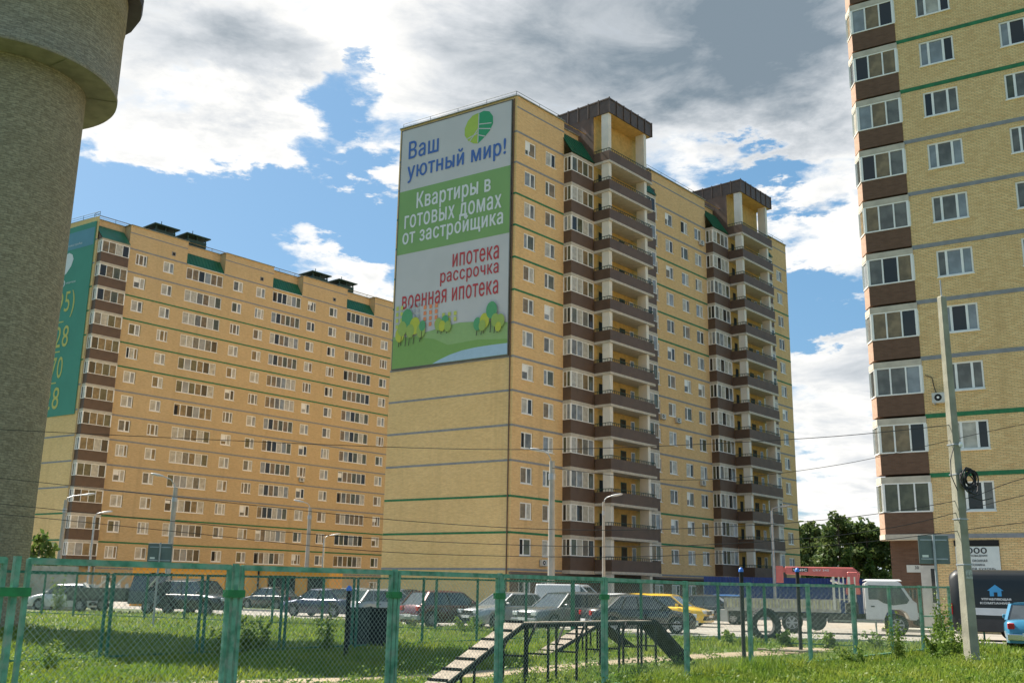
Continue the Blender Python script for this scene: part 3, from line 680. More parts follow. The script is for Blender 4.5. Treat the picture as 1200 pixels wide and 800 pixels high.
# leaf emblem
lg = mat('leaf_light_green', (.36, .50, .08), .7, var=.03); dg_ = mat('leaf_dark_green', (.03, .30, .14), .7, var=.03)
flat('leaf_emblem', [(-3.95, 42.1), (-4.6, 42.0), (-5.1, 41.6), (-5.42, 40.95), (-5.4, 40.3), (-5.0, 39.7), (-4.4, 39.3), (-3.95, 39.2)], lg)
flat('leaf_emblem', [(-3.92, 39.2), (-3.3, 39.6), (-2.7, 40.1), (-2.38, 40.7), (-2.4, 41.4), (-2.8, 41.95), (-3.4, 42.15), (-3.92, 42.05)], dg_)
for (p, q) in [((-3.95, 39.3), (-3.9, 42.0)), ((-3.93, 40.6), (-2.5, 40.25)), ((-3.93, 41.0), (-2.55, 40.8)), ((-3.93, 40.2), (-5.1, 39.9)), ((-3.93, 40.6), (-4.9, 39.5)), ((-3.93, 40.0), (-3.2, 39.7))]:
    d = (Vector(q)-Vector(p)).normalized(); n = Vector((-d.y, d.x))*.045
    flat('leaf_vein', [tuple(Vector(p)-n), tuple(Vector(q)-n), tuple(Vector(q)+n), tuple(Vector(p)+n)], bw_)
# printed landscape
hill1 = mat('print_hill', (.20, .36, .10), .7, var=.03); hill2 = mat('print_hill_pale', (.27, .42, .17), .7, var=.03); riv = mat('print_river', (.36, .52, .66), .7, var=.03)
flat('printed_hill', [(X0, 20.02), (X1, 20.02), (X1, 22.7), (-3, 23.1), (-5.4, 23.3), (-8.2, 23.0), (-10.5, 22.7), (X0, 22.9)], hill2)
flat('printed_hill', [(X0, 20.02), (X1, 20.02), (X1, 21.3), (-3.5, 21.6), (-6.5, 21.5), (-8, 22.2), (-10, 22.6), (X0, 22.6)], hill1)
flat('printed_river', [(-8.1, 20.04), (X1, 20.04), (X1, 20.95), (-2, 20.98), (-3.6, 20.95), (-5, 20.85), (-6.3, 20.62), (-7.4, 20.3)], riv)
og = mat('print_orange', (.75, .26, .12), .7, var=.03); yg = mat('print_yellow_green', (.50, .55, .12), .7, var=.03); wg = mat('print_grey', (.36, .38, .42), .7, var=.03)
for i in range(3):
    for j in range(4): flat('printed_window', [(-9.25+i*.62, 23.4+j*.52), (-8.95+i*.62, 23.4+j*.52), (-8.95+i*.62, 23.75+j*.52), (-9.25+i*.62, 23.75+j*.52)], og)
for i in range(3):
    for j in range(2): flat('printed_window', [(-7.2+i*.62, 23.5+j*.5), (-6.9+i*.62, 23.5+j*.5), (-6.9+i*.62, 23.85+j*.5), (-7.2+i*.62, 23.85+j*.5)], yg)
for i in range(2):
    for j in range(4): flat('printed_window', [(-12.3+i*.5, 23.6+j*.55), (-12.02+i*.5, 23.6+j*.55), (-12.02+i*.5, 23.95+j*.55), (-12.3+i*.5, 23.95+j*.55)], yg)
for i in range(3):
    for j in range(3): flat('printed_window', [(-10.9+i*.5, 24.3+j*.5), (-10.68+i*.5, 24.3+j*.5), (-10.68+i*.5, 24.6+j*.5), (-10.9+i*.5, 24.6+j*.5)], wg)
tg1 = mat('print_tree_green', (.09, .33, .15), .7, var=.03); tg2 = mat('print_tree_olive', (.30, .42, .10), .7, var=.03); tg3 = mat('print_tree_yellow', (.46, .50, .06), .7, var=.03); trk = mat('print_trunk', (.05, .04, .03), .7, var=0)
def ptree(x_, z_, h, r, m, lean=.1):
    flat('printed_trunk', [(x_-.04, z_), (x_+.04, z_), (x_+lean+.02, z_+h), (x_+lean-.02, z_+h)], trk); flat('printed_tree', oval(x_+lean, z_+h, r, r*1.35), m)
for a_ in [(-11.1, 21.9, 2.5, .62, tg1), (-11.85, 21.9, 1.1, .5, tg3), (-11.6, 22.0, 1.5, .5, tg2), (-10.2, 22.0, 1.6, .58, tg3), (-9.5, 22.1, 1.0, .48, tg2), (-10.7, 21.9, 1.3, .45, tg2), (-9.35, 22.3, 1.2, .35, tg1),
           (-7.6, 22.6, .8, .42, tg2), (-6.9, 22.7, .9, .38, tg1), (-7.2, 22.5, .7, .35, tg3), (-6.6, 22.5, .6, .35, tg2), (-3.5, 21.9, 1.0, .42, tg1), (-2.8, 22.0, 1.1, .48, tg3), (-2.1, 22.0, 1.9, .55, tg1), (-1.7, 21.9, 1.1, .42, tg2), (-1.2, 22.0, .9, .42, tg2), (-3.0, 21.9, .8, .35, tg2), (-1.4, 21.9, .5, .3, tg3)]: ptree(*a_)

# ------------------------------------------------------------------ billboard on A
PE = Vector((-44.517, 114.34, 0))+dirv2(40.43)*(-4.4)
BA = thing('billboard', 'teal billboard with yellow phone numbers, half hidden behind the brick tower', 'billboard', PE, endrot)
teal = mat('banner_teal', (.055, .255, .185), .7, var=.05, vscale=.3); bluet = mat('banner_blue_top', (.10, .26, .34), .7, var=.05, vscale=.5); yel = mat('banner_yellow', (.50, .48, .13), .7, var=.03)
b = MB(); b.box(-12.4, -.35, -.14, -.05, 19.4, 41.7, teal); b.build('banner_panel', BA)
yb[0] = -.15
flat('blue_header', [(-12.3, 38.9), (-.45, 38.9), (-.45, 41.0), (-12.3, 41.0)], bluet, BA)
put('lettering', text_mesh('(495)', yel, (-8.2, -2.7, 30.7, 33.9), -.17, bold=.0), BA)
put('lettering', text_mesh('528', yel, (-7.0, -3.1, 27.3, 29.8), -.17, bold=.0), BA)
put('lettering', text_mesh('70', yel, (-5.7, -3.5, 23.7, 26.2), -.17, bold=.0), BA)
put('lettering', text_mesh('28', yel, (-6.2, -3.5, 20.2, 22.7), -.17, bold=.0), BA)
for zz in (30.25, 26.75, 23.15): flat('underline', [(-5.6, zz), (-4.4, zz), (-4.4, zz+.14), (-5.6, zz+.14)], yel, BA)
flat('leaf_emblem', [(-5.9, 35.7), (-5.0, 36.1), (-4.2, 36.9), (-3.9, 37.7), (-4.2, 38.3), (-4.9, 38.6), (-5.9, 38.3), (-6.7, 38.6), (-7.6, 38.2), (-7.8, 37.4), (-7.3, 36.6)], wh_t, BA)
flat('leaf_vein', [(-5.85, 35.9), (-5.95, 35.9), (-5.9, 38.3), (-5.8, 38.3)], teal, BA)
put('lettering', text_mesh('мир', wh_t, (-7.6, -5.0, 34.3, 35.3), -.17, bold=.02), BA)
put('lettering', text_mesh('квартиры', wh_t, (-4.8, -3.0, 34.75, 35.0), -.17, bold=.0), BA)
put('lettering', text_mesh('новостройки', wh_t, (-5.2, -2.6, 39.25, 39.6), -.17, bold=.0), BA)

# ------------------------------------------------------------------ brick water tower
T = thing('water_tower', 'old grey-green brick water tower with a wider round head, filling the left edge', 'water tower', (-19.55, 36.0, 0))
r = 2.86; RH = 3.98
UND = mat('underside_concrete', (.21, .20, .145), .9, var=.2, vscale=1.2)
b = MB(); b.lathe([(r, 0), (r, 20.0)], BRICK_T, 72); b.build('brick_shaft', T)
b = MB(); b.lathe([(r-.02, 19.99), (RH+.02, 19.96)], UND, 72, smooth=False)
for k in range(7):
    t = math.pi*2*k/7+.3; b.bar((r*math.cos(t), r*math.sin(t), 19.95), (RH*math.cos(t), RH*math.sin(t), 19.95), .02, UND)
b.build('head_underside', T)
b = MB(); b.lathe([(RH+.02, 19.96), (RH+.03, 20.12), (RH, 20.14), (RH, 23.1), (RH+.03, 23.12), (RH+.03, 24.25)], BRICK_T, 72); b.build('brick_head', T)
RF = mat('tower_roof_sheet', (.035, .028, .03), .6)
b = MB(); b.lathe([(RH-.1, 24.3), (4.55, 24.2), (4.6, 24.45), (.2, 27.0)], RF, 24, smooth=False); b.build('roof', T)
b = MB(); ta = math.atan2(-36.0, 19.55)+.62
for dt in (0, 1.2, 2.6, -1.3):
    c_, s_ = math.cos(ta+dt), math.sin(ta+dt); b.mesh([((RH+.04)*c_-s_*q, (RH+.04)*s_+c_*q, z_) for q, z_ in ((-.28, 23.1), (.28, 23.1), (.28, 24.1), (-.28, 24.1))], [(0, 1, 2, 3)], DARK)
b.build('slit_window', T)

# grey concrete yard wall behind the tower
W = thing('concrete_wall', 'grey concrete panel wall between the brick tower and the parked white car', 'wall', (-34.5, 61.0, 0), math.atan2(3.2, 9.6))
for i in range(5):
    b = MB(); x_ = i*2.6-4; h = (2.5, 2.55, 2.9, 2.85, 2.5)[i]
    b.box(x_, x_+2.52, -.08, .08, 0, h, CONC); b.box(x_+.25, x_+2.27, -.11, -.08, .3, h-.3, CONC, tap=(.03, 0)); b.build('panel', W)
    b = MB(); b.box(x_-.1, x_, -.12, .12, 0, h+.15, CONC); b.build('post', W)

# ------------------------------------------------------------------ orange kiosk by building A
K = thing('kiosk', 'low bright orange kiosk with dark doorways in front of the left block', 'kiosk', (-22.0, 74.0, 0), R(-4))
OR = mat('orange_cladding', (.85, .38, .05), .6, var=.05)
b = MB(); hs = [(-3.2, -1.6, .1, 2.3), (2.2, 3.6, .1, 2.3), (5.2, 7.2, .1, 2.25), (8.0, 9.2, .1, 2.2)]
grid_wall(b, -4.5, 9.6, 0, 2.65, hs, OR, reveal=.3); b.poly([(-4.5, 4, 0), (-4.5, 0, 0), (-4.5, 0, 2.65), (-4.5, 4, 2.65)], OR); b.poly([(9.6, 0, 0), (9.6, 4, 0), (9.6, 4, 2.65), (9.6, 0, 2.65)], OR); b.build('wall', K)
b = MB(); b.box(-4.7, 9.8, -.25, 4.1, 2.65, 2.78, mat('kiosk_roof', (.30, .16, .08), .7)); b.build('roof', K)
for (a, c, d, e_) in hs: b = MB(); b.box(a, c, .28, .32, d, e_, DARK); b.build('doorway', K)
b = MB(); b.box(4.55, 4.66, -.2, -.1, 0, 2.7, DARK); b.build('post', K)

# ------------------------------------------------------------------ blue site fence
def profiled(root, x0, x1, z0, z1):
    n = int((x1-x0)/2.0)
    for i in range(n):
        b = MB(); a = x0+i*(x1-x0)/n; c = a+(x1-x0)/n-.01; m_ = 8
        for k in range(m_):
            u = a+(c-a)*k/m_; v = a+(c-a)*(k+1)/m_; d = .04
            b.poly([(u, 0, z0), (u+(v-u)*.4, 0, z0), (u+(v-u)*.4, 0, z1), (u, 0, z1)], BLUE_F); b.poly([(u+(v-u)*.4, 0, z0), (u+(v-u)*.5, d, z0), (u+(v-u)*.5, d, z1), (u+(v-u)*.4, 0, z1)], BLUE_F)
            b.poly([(u+(v-u)*.5, d, z0), (u+(v-u)*.9, d, z0), (u+(v-u)*.9, d, z1), (u+(v-u)*.5, d, z1)], BLUE_F); b.poly([(u+(v-u)*.9, d, z0), (v, 0, z0), (v, 0, z1), (u+(v-u)*.9, d, z1)], BLUE_F)
        b.build('panel', root)
BF = thing('site_fence', 'long blue profiled metal fence behind the crane truck', 'fence', (16.0, 86.0, 0), R(-7))
profiled(BF, 0, 24, .1, 2.85)
b = MB(); b.bar((0, .1, 2.6), (24, .1, 2.6), .06, BLUE_F); b.bar((0, .1, .5), (24, .1, .5), .06, BLUE_F); b.build('rail', BF)

# ------------------------------------------------------------------ chain link fences
def wires(w, h, z0, pitch, r, m):
    """two families of diagonal wires clipped to the panel, each a slim three sided rod"""
    b = MB(); s_ = pitch
    k = -h
    def clip(x0, dirn):
        # line x = x0 + dirn*z, z in 0..h
        pts = []
        za, zb_ = 0.0, h
        if dirn > 0: za = max(za, -x0); zb_ = min(zb_, w-x0)
        else: za = max(za, x0-w); zb_ = min(zb_, x0)
        return (za, zb_) if zb_-za > .02 else None
    n = int((w+h)/s_)+1
    for i in range(n):
        for dn, x0, yy in ((1, -h+i*s_, 0.0), (-1, i*s_, r*1.6)):
            c = clip(x0, dn)
            if c:
                za, zb_ = c; p = Vector((x0+dn*za, yy, z0+za)); q = Vector((x0+dn*zb_, yy, z0+zb_)); a = Vector((dn*-.707, 0, .707))*r
                vs = [p+a, p-a*.5+Vector((0, r*.87, 0)), p-a*.5-Vector((0, r*.87, 0)), q+a, q-a*.5+Vector((0, r*.87, 0)), q-a*.5-Vector((0, r*.87, 0))]
                b.mesh(vs, [(0, 1, 4, 3), (1, 2, 5, 4), (2, 0, 3, 5)], m)
    return b
def fence(label, P0, az, ss, tops, pw, m, pitch, wr, double=(), frame=.05, clamps=True, bottom=.06, mid=False, hw=None, wm=None, name='chain_link_fence', wide=False):
    o = thing(name, label, 'fence', (P0[0], P0[1], 0), azr(az))
    n = len(ss)
    for i in range(n):
        b = MB(); h = tops[i]
        if i in double:
            gp = {1: .115, 2: .085, 3: .07}.get(i, .055)
            for dx in ((-gp, gp) if wide else (-.075, .075)):
                hw_ = .02 if wide else pw*.5
                b.box(ss[i]+dx-hw_, ss[i]+dx+hw_, -.022, .022, 0, h+(.0 if dx < 0 else 0), m)
        if i not in double or wide: pq = pw*(.7 if i in double else 1); b.box(ss[i]-pq/2, ss[i]+pq/2, -pq/2, pq/2, 0, h+.02, m)
        b.build('post', o)
        if clamps and i < 6:
            b = MB(); b.box(ss[i]-gp-.03 if i in double else ss[i]-pw*.62, ss[i]+gp+.03 if i in double else ss[i]+pw*.62, -pw*.6, pw*.6, h-.34, h-.26, FENCE_B if i in double else m); b.build('clamp', o)
        if i < n-1:
            G_ = lambda k: {1: .115, 2: .085, 3: .07}.get(k, .055) if wide else .075
            a = ss[i]+(G_(i) if i in double else pw/2); c = ss[i+1]-(G_(i+1) if i+1 in double else pw/2); h1 = tops[i+1]
            f = MB(); f.bar((a, 0, h-.02), (c, 0, h1-.02), frame, m); f.build('top_rail', o)
            f = MB(); f.bar((a, 0, bottom+.05), (c, 0, bottom+.05), frame*.7, m); f.build('bottom_rail', o)
            wb = wires(c-a, min(h, h1)-.1-bottom, bottom+.05, pitch, wr, wm or WIRE_M); wo = wb.build('wire_mesh', o, loc=(a, 0, 0)); wo['kind'] = 'stuff'
    return o
ns = [-2.75, -.13, 2.33, 4.83, 7.0, 9.77, 12.53, 15.21, 18.28, 21.08, 23.82, 26.48, 29.38]
fence('tall near chain link fence in worn green paint, running across the whole foreground', (-4.45, 9.8), 38.24, ns, [1.8]*6+[1.78, 1.79, 1.81, 1.82, 1.84, 1.87, 1.89], .078, FENCE_M, .07, .0017, double=(1, 2, 3, 4, 5), frame=.06, wide=True)
fs = [-2.6, -.17, 2.19, 4.55, 6.95, 9.6, 12.02, 14.49, 17.09]
fence('dark green inner chain link fence crossing the left part of the dog run', (-8.2, 22.2), 37.35, fs, [1.79, 1.79, 1.8, 1.81, 1.83, 1.86, 1.87, 1.86, 1.9], .055, FENCE_D, .11, .002, double=(1, 2, 3, 4), clamps=False)
gs = [-25.6, -23.13, -20.78, -18.24, -15.88, -13.36, -10.88, -8.23, -5.56, -2.79, -.05, 2.92, 5.74, 8.29, 10.99, 12.52, 15.29]
fence('dark green far fence in front of the parked cars', (-2.65, 39.9), 120.34, gs, [1.97]*8+[1.93]*4+[1.9]*5, .075, FENCE_D, .16, .0022, clamps=False)

# low railing by the entrance
o = thing('low_railing', 'short low green pipe railing by the entrance of the right block', 'railing', (15.9, 40.6, 0), azr(112))
b = MB(); b.tube((0, 0, .85), (2.1, 0, .85), .03, FENCE_D, n=6); b.tube((0, 0, .45), (2.1, 0, .45), .025, FENCE_D, n=6); b.build('rail', o)
for k in range(4): b = MB(); b.tube((k*.7, 0, 0), (k*.7, 0, .9), .035, FENCE_D, n=6); b.build('post', o)

# ------------------------------------------------------------------ concrete pole with cables
PP = Vector((11.2, 25.75, 0))
P = thing('utility_pole', 'square tapering concrete pole in the right foreground with a black coil of cable', 'pole', PP, R(20))
b = MB(); b.box(-.14, .14, -.14, .14, -.3, 9.2, CONC_P, tap=(.05, .05)); bevel(b.build('pole_shaft', P), .025, 1)
b = MB(); b.tube((0, 0, 9.15), (0, 0, 9.65), .018, STEEL, n=6); b.build('top_rod', P)
for z_, w_ in ((5.3, .24), (3.45, .26), (4.55, .25), (2.35, .27)):
    b = MB(); b.box(-w_/2-.01*0, w_/2, -w_/2, w_/2, z_, z_+.03, STEEL); b.build('clamp_band', P)
b = MB()
for k in range(9):
    pts = []; cx, cz, r0 = random.uniform(.1, .26), 4.42+random.uniform(-.07, .07), random.uniform(.12, .25)
    ph = random.random()*6
    for t in range(17): u = ph+t/16*math.pi*2; pts.append((cx+r0*math.cos(u)*1.0, -.24+.05*math.sin(u*2+k), cz+r0*1.25*math.sin(u)))
    b.path(pts, .017, CABLE, 5)
b.path([(.15, -.25, 4.0), (.5, -.24, 3.93), (.85, -.22, 4.0)], .014, CABLE, 5); b.path([(-.18, -.16, 5.2), (-.34, -.2, 4.9), (-.36, -.2, 4.5), (-.2, -.2, 4.15)], .012, CABLE, 5)
b.build('cable_coil', P)
b = MB(); b.lathe([(.01, .12), (.04, .1), (.055, .05), (.04, 0)], WHITE_F, 8, c=(.02, -.2, 5.25)); b.build('insulator', P)
b = MB(); b.box(-.1, .1, -.137, -.131, 2.02, 2.24, mat('faded_white_paint', (.42, .42, .38), .9, var=.5, vscale=14)); b.build('paint_patch', P)

# overhead wires: thin sagging cables strung past the pole
def wire(label, pts, r=.011):
    b = MB(); P_ = [Vector(p) for p in pts]; out = []
    n = len(P_)
    for i in range(n-1):
        p0 = P_[max(i-1, 0)]; p1 = P_[i]; p2 = P_[i+1]; p3 = P_[min(i+2, n-1)]
        for k in range(10):
            t = k/10; out.append(.5*((2*p1)+(p2-p0)*t+(2*p0-5*p1+4*p2-p3)*t*t+(3*p1-p0-3*p2+p3)*t**3))
    out.append(P_[-1]); b.path(out, r, CABLE, 4); tag(b.build('overhead_wire'), label, 'wire', 'overhead wires crossing the photo')
WIRE1 = [(-18.99, 30.3, 6.14), (-14.84, 29.67, 5.86), (-7.09, 28.49, 5.47), (-2.27, 27.75, 5.27), (0.96, 27.26, 5.23), (4.51, 26.72, 5.33), (8.36, 26.13, 5.54), (11.3, 25.68, 5.83)]
WIRE2 = [(-18.76, 30.27, 4.82), (-14.64, 29.64, 4.45), (-10.71, 29.04, 4.07), (-6.95, 28.47, 3.71), (-2.42, 27.78, 3.3), (2.3, 27.06, 3.12), (7.42, 26.28, 3.37), (11.05, 25.72, 3.9), (12.74, 25.46, 4.47), (16.72, 24.86, 5.52)]
WIRE3 = [(-18.62, 30.25, 4.07), (-14.54, 29.62, 3.72), (-9.37, 28.84, 3.27), (-3.8, 27.99, 2.86), (2.3, 27.06, 2.7), (6.56, 26.41, 2.88), (9.64, 25.94, 3.26), (12.7, 25.47, 4.05), (16.64, 24.87, 4.89)]
WIRE4 = [(-18.55, 30.24, 3.65), (-14.49, 29.62, 3.43), (-9.34, 28.83, 3.0), (-3.78, 27.98, 2.53), (0.98, 27.26, 2.43), (4.45, 26.73, 2.51), (8.62, 26.09, 2.85), (12.64, 25.48, 3.39), (16.51, 24.89, 3.86)]
WIRE5 = [(1.12, 27.24, 4.73), (4.49, 26.72, 4.42), (8.32, 26.14, 4.8), (12.87, 25.45, 5.82), (16.83, 24.84, 6.36)]
wire('highest thin overhead wire, fixed to the concrete pole by its insulator', WIRE1)
wire('second overhead wire from the top, sagging across the block fronts', WIRE2)
wire('third overhead wire from the top, sagging just above the fence', WIRE3)
wire('lowest overhead wire close above the near fence', WIRE4)
wire('pale slack overhead wire running from the concrete lamp post to the right', WIRE5, .009)

# ------------------------------------------------------------------ signs seen from behind
def back_sign(label, loc, rz, w_, z0, z1):
    o = thing('road_sign', label, 'sign', loc, rz)
    b = MB(); b.tube((0, 0, 0), (0, 0, z1+.02), .04, STEEL, n=8); b.build('post', o)
    b = MB(); b.box(-w_/2, w_/2, .05, .075, z0, z1, SIGN_B); s_ = b.build('sign_plate', o); bevel(s_, .012, 1)
    for z_ in (z0+.15, z1-.15): b = MB(); b.box(-w_/2+.06, w_/2-.06, .03, .05, z_-.02, z_+.02, STEEL); b.build('bracket', o)
    b = MB(); b.box(-w_/2+.1, -w_/2+.28, .04, .05, z0+.2, z0+.27, WHITE_F); b.build('sticker', o)
back_sign('square grey sign back on a steel post just left of the concrete pole', (13.0, 31.9, 0), R(-8), .9, 2.55, 3.42)
back_sign('square grey sign back standing left among the parked cars and lamp post', (-13.5, 40.6, 0), R(14), .9, 2.3, 3.1)

# ------------------------------------------------------------------ street lamps
def lamp(label, d, az, H, arm, hz, r0=.16, r1=.1, conc=True, side=-1):
    loc = dirv2(az)*d; o = thing('street_lamp', label, 'street lamp', loc, R(-az), 'street lamps along the yard road')
    m = CONC_L if conc else STEEL
    b = MB(); b.tube((0, 0, 0), (0, 0, H), r0, m, r1, n=12); b.build('pole', o)
    b = MB(); b.path([(0, 0, H-.3), (side*.08, -.02, H+.15), (side*arm*.35, -.1, H+hz*.7), (side*arm, -.3, H+hz)], .035, STEEL, 6); b.build('lamp_arm', o)
    b = MB(); b.lathe([(.02, -.5), (.1, -.42), (.14, -.1), (.12, .2), (.05, .34), (.01, .36)], mat('lamp_head_grey', (.42, .43, .43), .4, var=.05), 10)
    hd = b.build('lamp_head', o, (side*(arm+.25), -.35, H+hz+.02)); hd.rotation_euler = (0, R(90*side-10*side), 0); hd.scale = (.6, 1, 1)
    b = MB(); b.tube((0, 0, H*.88), (0, 0, H*.92), r1*1.25, STEEL, n=10); b.build('clamp_band', o)
lamp('concrete street lamp before the corner of the middle block, its head reaching left', 56, 2.35, 8.4, .6, .55, .21, .15)
lamp('thin grey street lamp before the first loggia stack, its head reaching right', 70, 5.2, 7.4, .7, .42, .13, .08, side=1)
lamp('concrete street lamp with a pale box below its arm, before the left block', 70, -17.9, 7.6, 1.0, .7, .2, .14)
lamp('concrete street lamp in the middle of the left block front', 85, -10.85, 7.7, .75, .45, .2, .14)
lamp('leftmost street lamp, before the brown bays beside the tower', 80, -23.15, 7.2, 1.3, .45, .17, .12, side=1)
lamp('slender street lamp before the second loggia stack of the middle block', 80, 14.2, 7.6, .8, .3, .14, .09, conc=False, side=1)
lamp('small dark lamp post far back before the left block', 100, -10.0, 5.9, .9, .4, .12, .09, conc=False, side=1)
lamp('thin post beside the leftmost lamp, near the bay of the left block', 84, -21.7, 6.4, .6, .3, .1, .07, conc=False, side=1)

# ------------------------------------------------------------------ sports posts and dog equipment
blue_cap = mat('blue_cap', (.05, .18, .60), .35, var=.05)
def capped_post(label, loc, h):
    o = thing('capped_post', label, 'post', loc, 0, 'black posts with blue caps')
    b = MB(); b.tube((0, 0, 0), (0, 0, h), .052, BLACK_P, n=14); b.build('post_tube', o)
    b = MB(); b.lathe([(.066, 0), (.066, .04), (.05, .09), (.001, .12)], blue_cap, 14, c=(0, 0, h)); b.build('cap', o)
capped_post('short black post with a blue cap beside the black panel', (-3.62, 24.1, 0), 1.5)
capped_post('left one of two tall black posts with blue caps, before the flatbed truck', (5.97, 26.93, 0), 2.12)
capped_post('right one of two tall black posts with blue caps, under the red crane', (8.16, 29.65, 0), 2.2)
o = thing('obstacle_panel', 'square black panel on legs beside the short capped post', 'panel', (-3.66, 28.2, 0), R(8))
b = MB(); b.box(-.56, .56, -.02, .02, .08, 1.06, BLACK_P); b.build('board', o)
for x_ in (-.56, .56): b = MB(); b.box(x_-.03, x_+.03, -.03, .03, 0, 1.1, BLACK_P); b.build('leg', o)

def ramp_boards(parent, p0, p1, wd, n, m=WOOD, name='board', gap=.03, cleats=True):
    p0 = Vector(p0); p1 = Vector(p1); d = (p1-p0); u = d.normalized(); side = u.cross(Vector((0, 0, 1))).normalized(); nrm = side.cross(u).normalized()
    for k in range(n):
        a = p0+d*(k/n)+u*gap/2; c = p0+d*((k+1)/n)-u*gap/2; jit = random.uniform(-.004, .004)
        b = MB(); vs = [a+side*wd/2, a-side*wd/2, c-side*wd/2, c+side*wd/2]; vs = [v+nrm*(.0+jit) for v in vs]+[v+nrm*(.025+jit) for v in vs]
        b.mesh(vs, [(0, 1, 2, 3), (7, 6, 5, 4), (0, 4, 5, 1), (1, 5, 6, 2), (2, 6, 7, 3), (3, 7, 4, 0)], m); b.build(name, parent)
        if not cleats: continue
        c_ = MB(); e_ = p0+d*((k+1)/n); c_.bar(e_+side*wd/2+nrm*.04, e_-side*wd/2+nrm*.04, .035, BLACK_P); c_.build('cleat', parent)
    for s_ in (-1, 1):
        c_ = MB(); c_.bar(p0+side*wd/2*s_-nrm*.03, p1+side*wd/2*s_-nrm*.03, .04, BLACK_P, .06); c_.build('side_rail', parent)
DW = thing('dog_walk', 'long raised dog walk with board ramps at both ends, behind the near fence', 'dog walk')
P1 = Vector((.12, 17.4, 1.05)); P2 = Vector((3.0, 22.9, .97)); uu = (P2-P1).normalized()
foot1 = Vector((-1.35, 14.9, .02)); foot2 = Vector((4.05, 24.2, .02))
ramp_boards(DW, foot1, P1, .34, 8)
ramp_boards(DW, P1, P2, .27, 12, cleats=False)
b = MB(); sd_ = uu.cross(Vector((0, 0, 1))).normalized()*.2
for s_ in (-1, 1):
    b.bar(P2+sd_*s_, foot2+sd_*s_, .05, BLACK_P, .08)
vs = [P2+sd_, P2-sd_, foot2-sd_, foot2+sd_]; b.mesh([v for v in vs]+[v+Vector((0, 0, .05)) for v in vs], [(0, 3, 2, 1), (4, 5, 6, 7), (0, 1, 5, 4), (1, 2, 6, 5), (2, 3, 7, 6), (3, 0, 4, 7)], BLACK_P)
b.build('down_ramp', DW)
for t in (.0, .14, .33, .55, .66, .86, 1.0):
    q = P1+(P2-P1)*t
    for s_ in (-1, 1):
        b = MB(); b.bar(q+sd_*s_, Vector((q.x, q.y, 0))+sd_*s_, .045, BLACK_P)
        if t in (0, .33, .66): b.bar(q+sd_*s_+uu*.4, q+sd_*s_-Vector((0, 0, .4)), .03, BLACK_P)
        b.build('leg', DW)
    b = MB(); b.bar(q+sd_-Vector((0, 0, .5)), q-sd_-Vector((0, 0, .5)), .03, BLACK_P); b.build('cross_bar', DW)
for t in (.35, .7):
    q = foot1+(P1-foot1)*t; b = MB(); b.bar(q+sd_, Vector((q.x, q.y, 0))+sd_, .04, BLACK_P); b.bar(q-sd_, Vector((q.x, q.y, 0))-sd_, .04, BLACK_P); b.build('leg', DW)
AF = thing('dog_ramp', 'smaller board ramp with black frame standing further back beyond the dog walk', 'dog ramp')
f0 = Vector((.72, 25.6, .02)); f1 = Vector((2.2, 28.3, .70)); f2 = Vector((2.45, 28.75, .72)); f3 = Vector((3.5, 30.7, .02))
ramp_boards(AF, f0, f1, .42, 6); ramp_boards(AF, f1, f2, .42, 1)
b = MB(); s2 = Vector((.19, -.1, 0))
vs = [f2+s2, f2-s2, f3-s2, f3+s2]; b.mesh(vs+[v+Vector((0, 0, .05)) for v in vs], [(0, 3, 2, 1), (4, 5, 6, 7), (0, 1, 5, 4), (1, 2, 6, 5), (2, 3, 7, 6), (3, 0, 4, 7)], BLACK_P); b.build('down_ramp', AF)
for q in (f1, f2, f0+(f1-f0)*.6):
    b = MB(); b.bar(q+s2, Vector((q.x, q.y, 0))+s2, .05, BLACK_P); b.bar(q-s2, Vector((q.x, q.y, 0))-s2, .05, BLACK_P); b.build('leg', AF)
HB_ = thing('jump_hurdle', 'black pipe hurdle between the dog walk and the road', 'hurdle', (4.3, 28.6, 0), R(10))
for x_ in (-.6, .6): b = MB(); b.tube((x_, 0, 0), (x_, 0, 1.0), .035, BLACK_P, n=8); b.build('upright', HB_)
b = MB(); b.tube((-.6, 0, .75), (.6, 0, .75), .025, BLACK_P, n=8); b.build('bar', HB_)
TY = thing('tyre', 'big old tyre standing upright in front of the truck bed', 'tyre', (8.8, 36.3, .55), R(12))
b = MB(); n = 36; prof = [(.33, -.1), (.36, -.13), (.5, -.15), (.55, -.1), (.56, 0), (.55, .1), (.5, .15), (.36, .13), (.33, .1), (.33, -.1)]
vs = []; fc = []
for (r_, y_) in prof:
    for k in range(n): t = 2*math.pi*k/n; vs.append((r_*math.cos(t), y_, r_*math.sin(t)))
for i in range(len(prof)-1):
    for k in range(n): fc.append((i*n+k, i*n+(k+1) % n, (i+1)*n+(k+1) % n, (i+1)*n+k))
b.mesh(vs, fc, RUBBER, True); b.build('tyre_casing', TY)
b = MB()
for k in range(36): t = 2*math.pi*k/36; b.box(.545*math.cos(t)-.02, .545*math.cos(t)+.02, -.12, .12, .545*math.sin(t)-.02, .545*math.sin(t)+.02, RUBBER)
b.build('tread', TY)
PLK = thing('plank', 'two weathered planks lying at the end of the dirt path', 'plank', (7.2, 29.6, .05), azr(112))
b = MB(); b.box(0, 1.7, -.1, .1, 0, .05, WOOD); b.build('board', PLK); b = MB(); b.box(-.3, 1.5, .25, .43, 0, .05, WOOD); b.build('board', PLK)
o = thing('marker_post', 'small yellowish post with rail at the road edge right of the truck wheels', 'post', (12.6, 36.3, 0), azr(110))
b = MB(); b.tube((0, 0, 0), (0, 0, .75), .03, CONC, n=8); b.build('upright', o); b = MB(); b.bar((-1.4, 0, .72), (0, 0, .72), .04, CONC); b.build('rail', o)


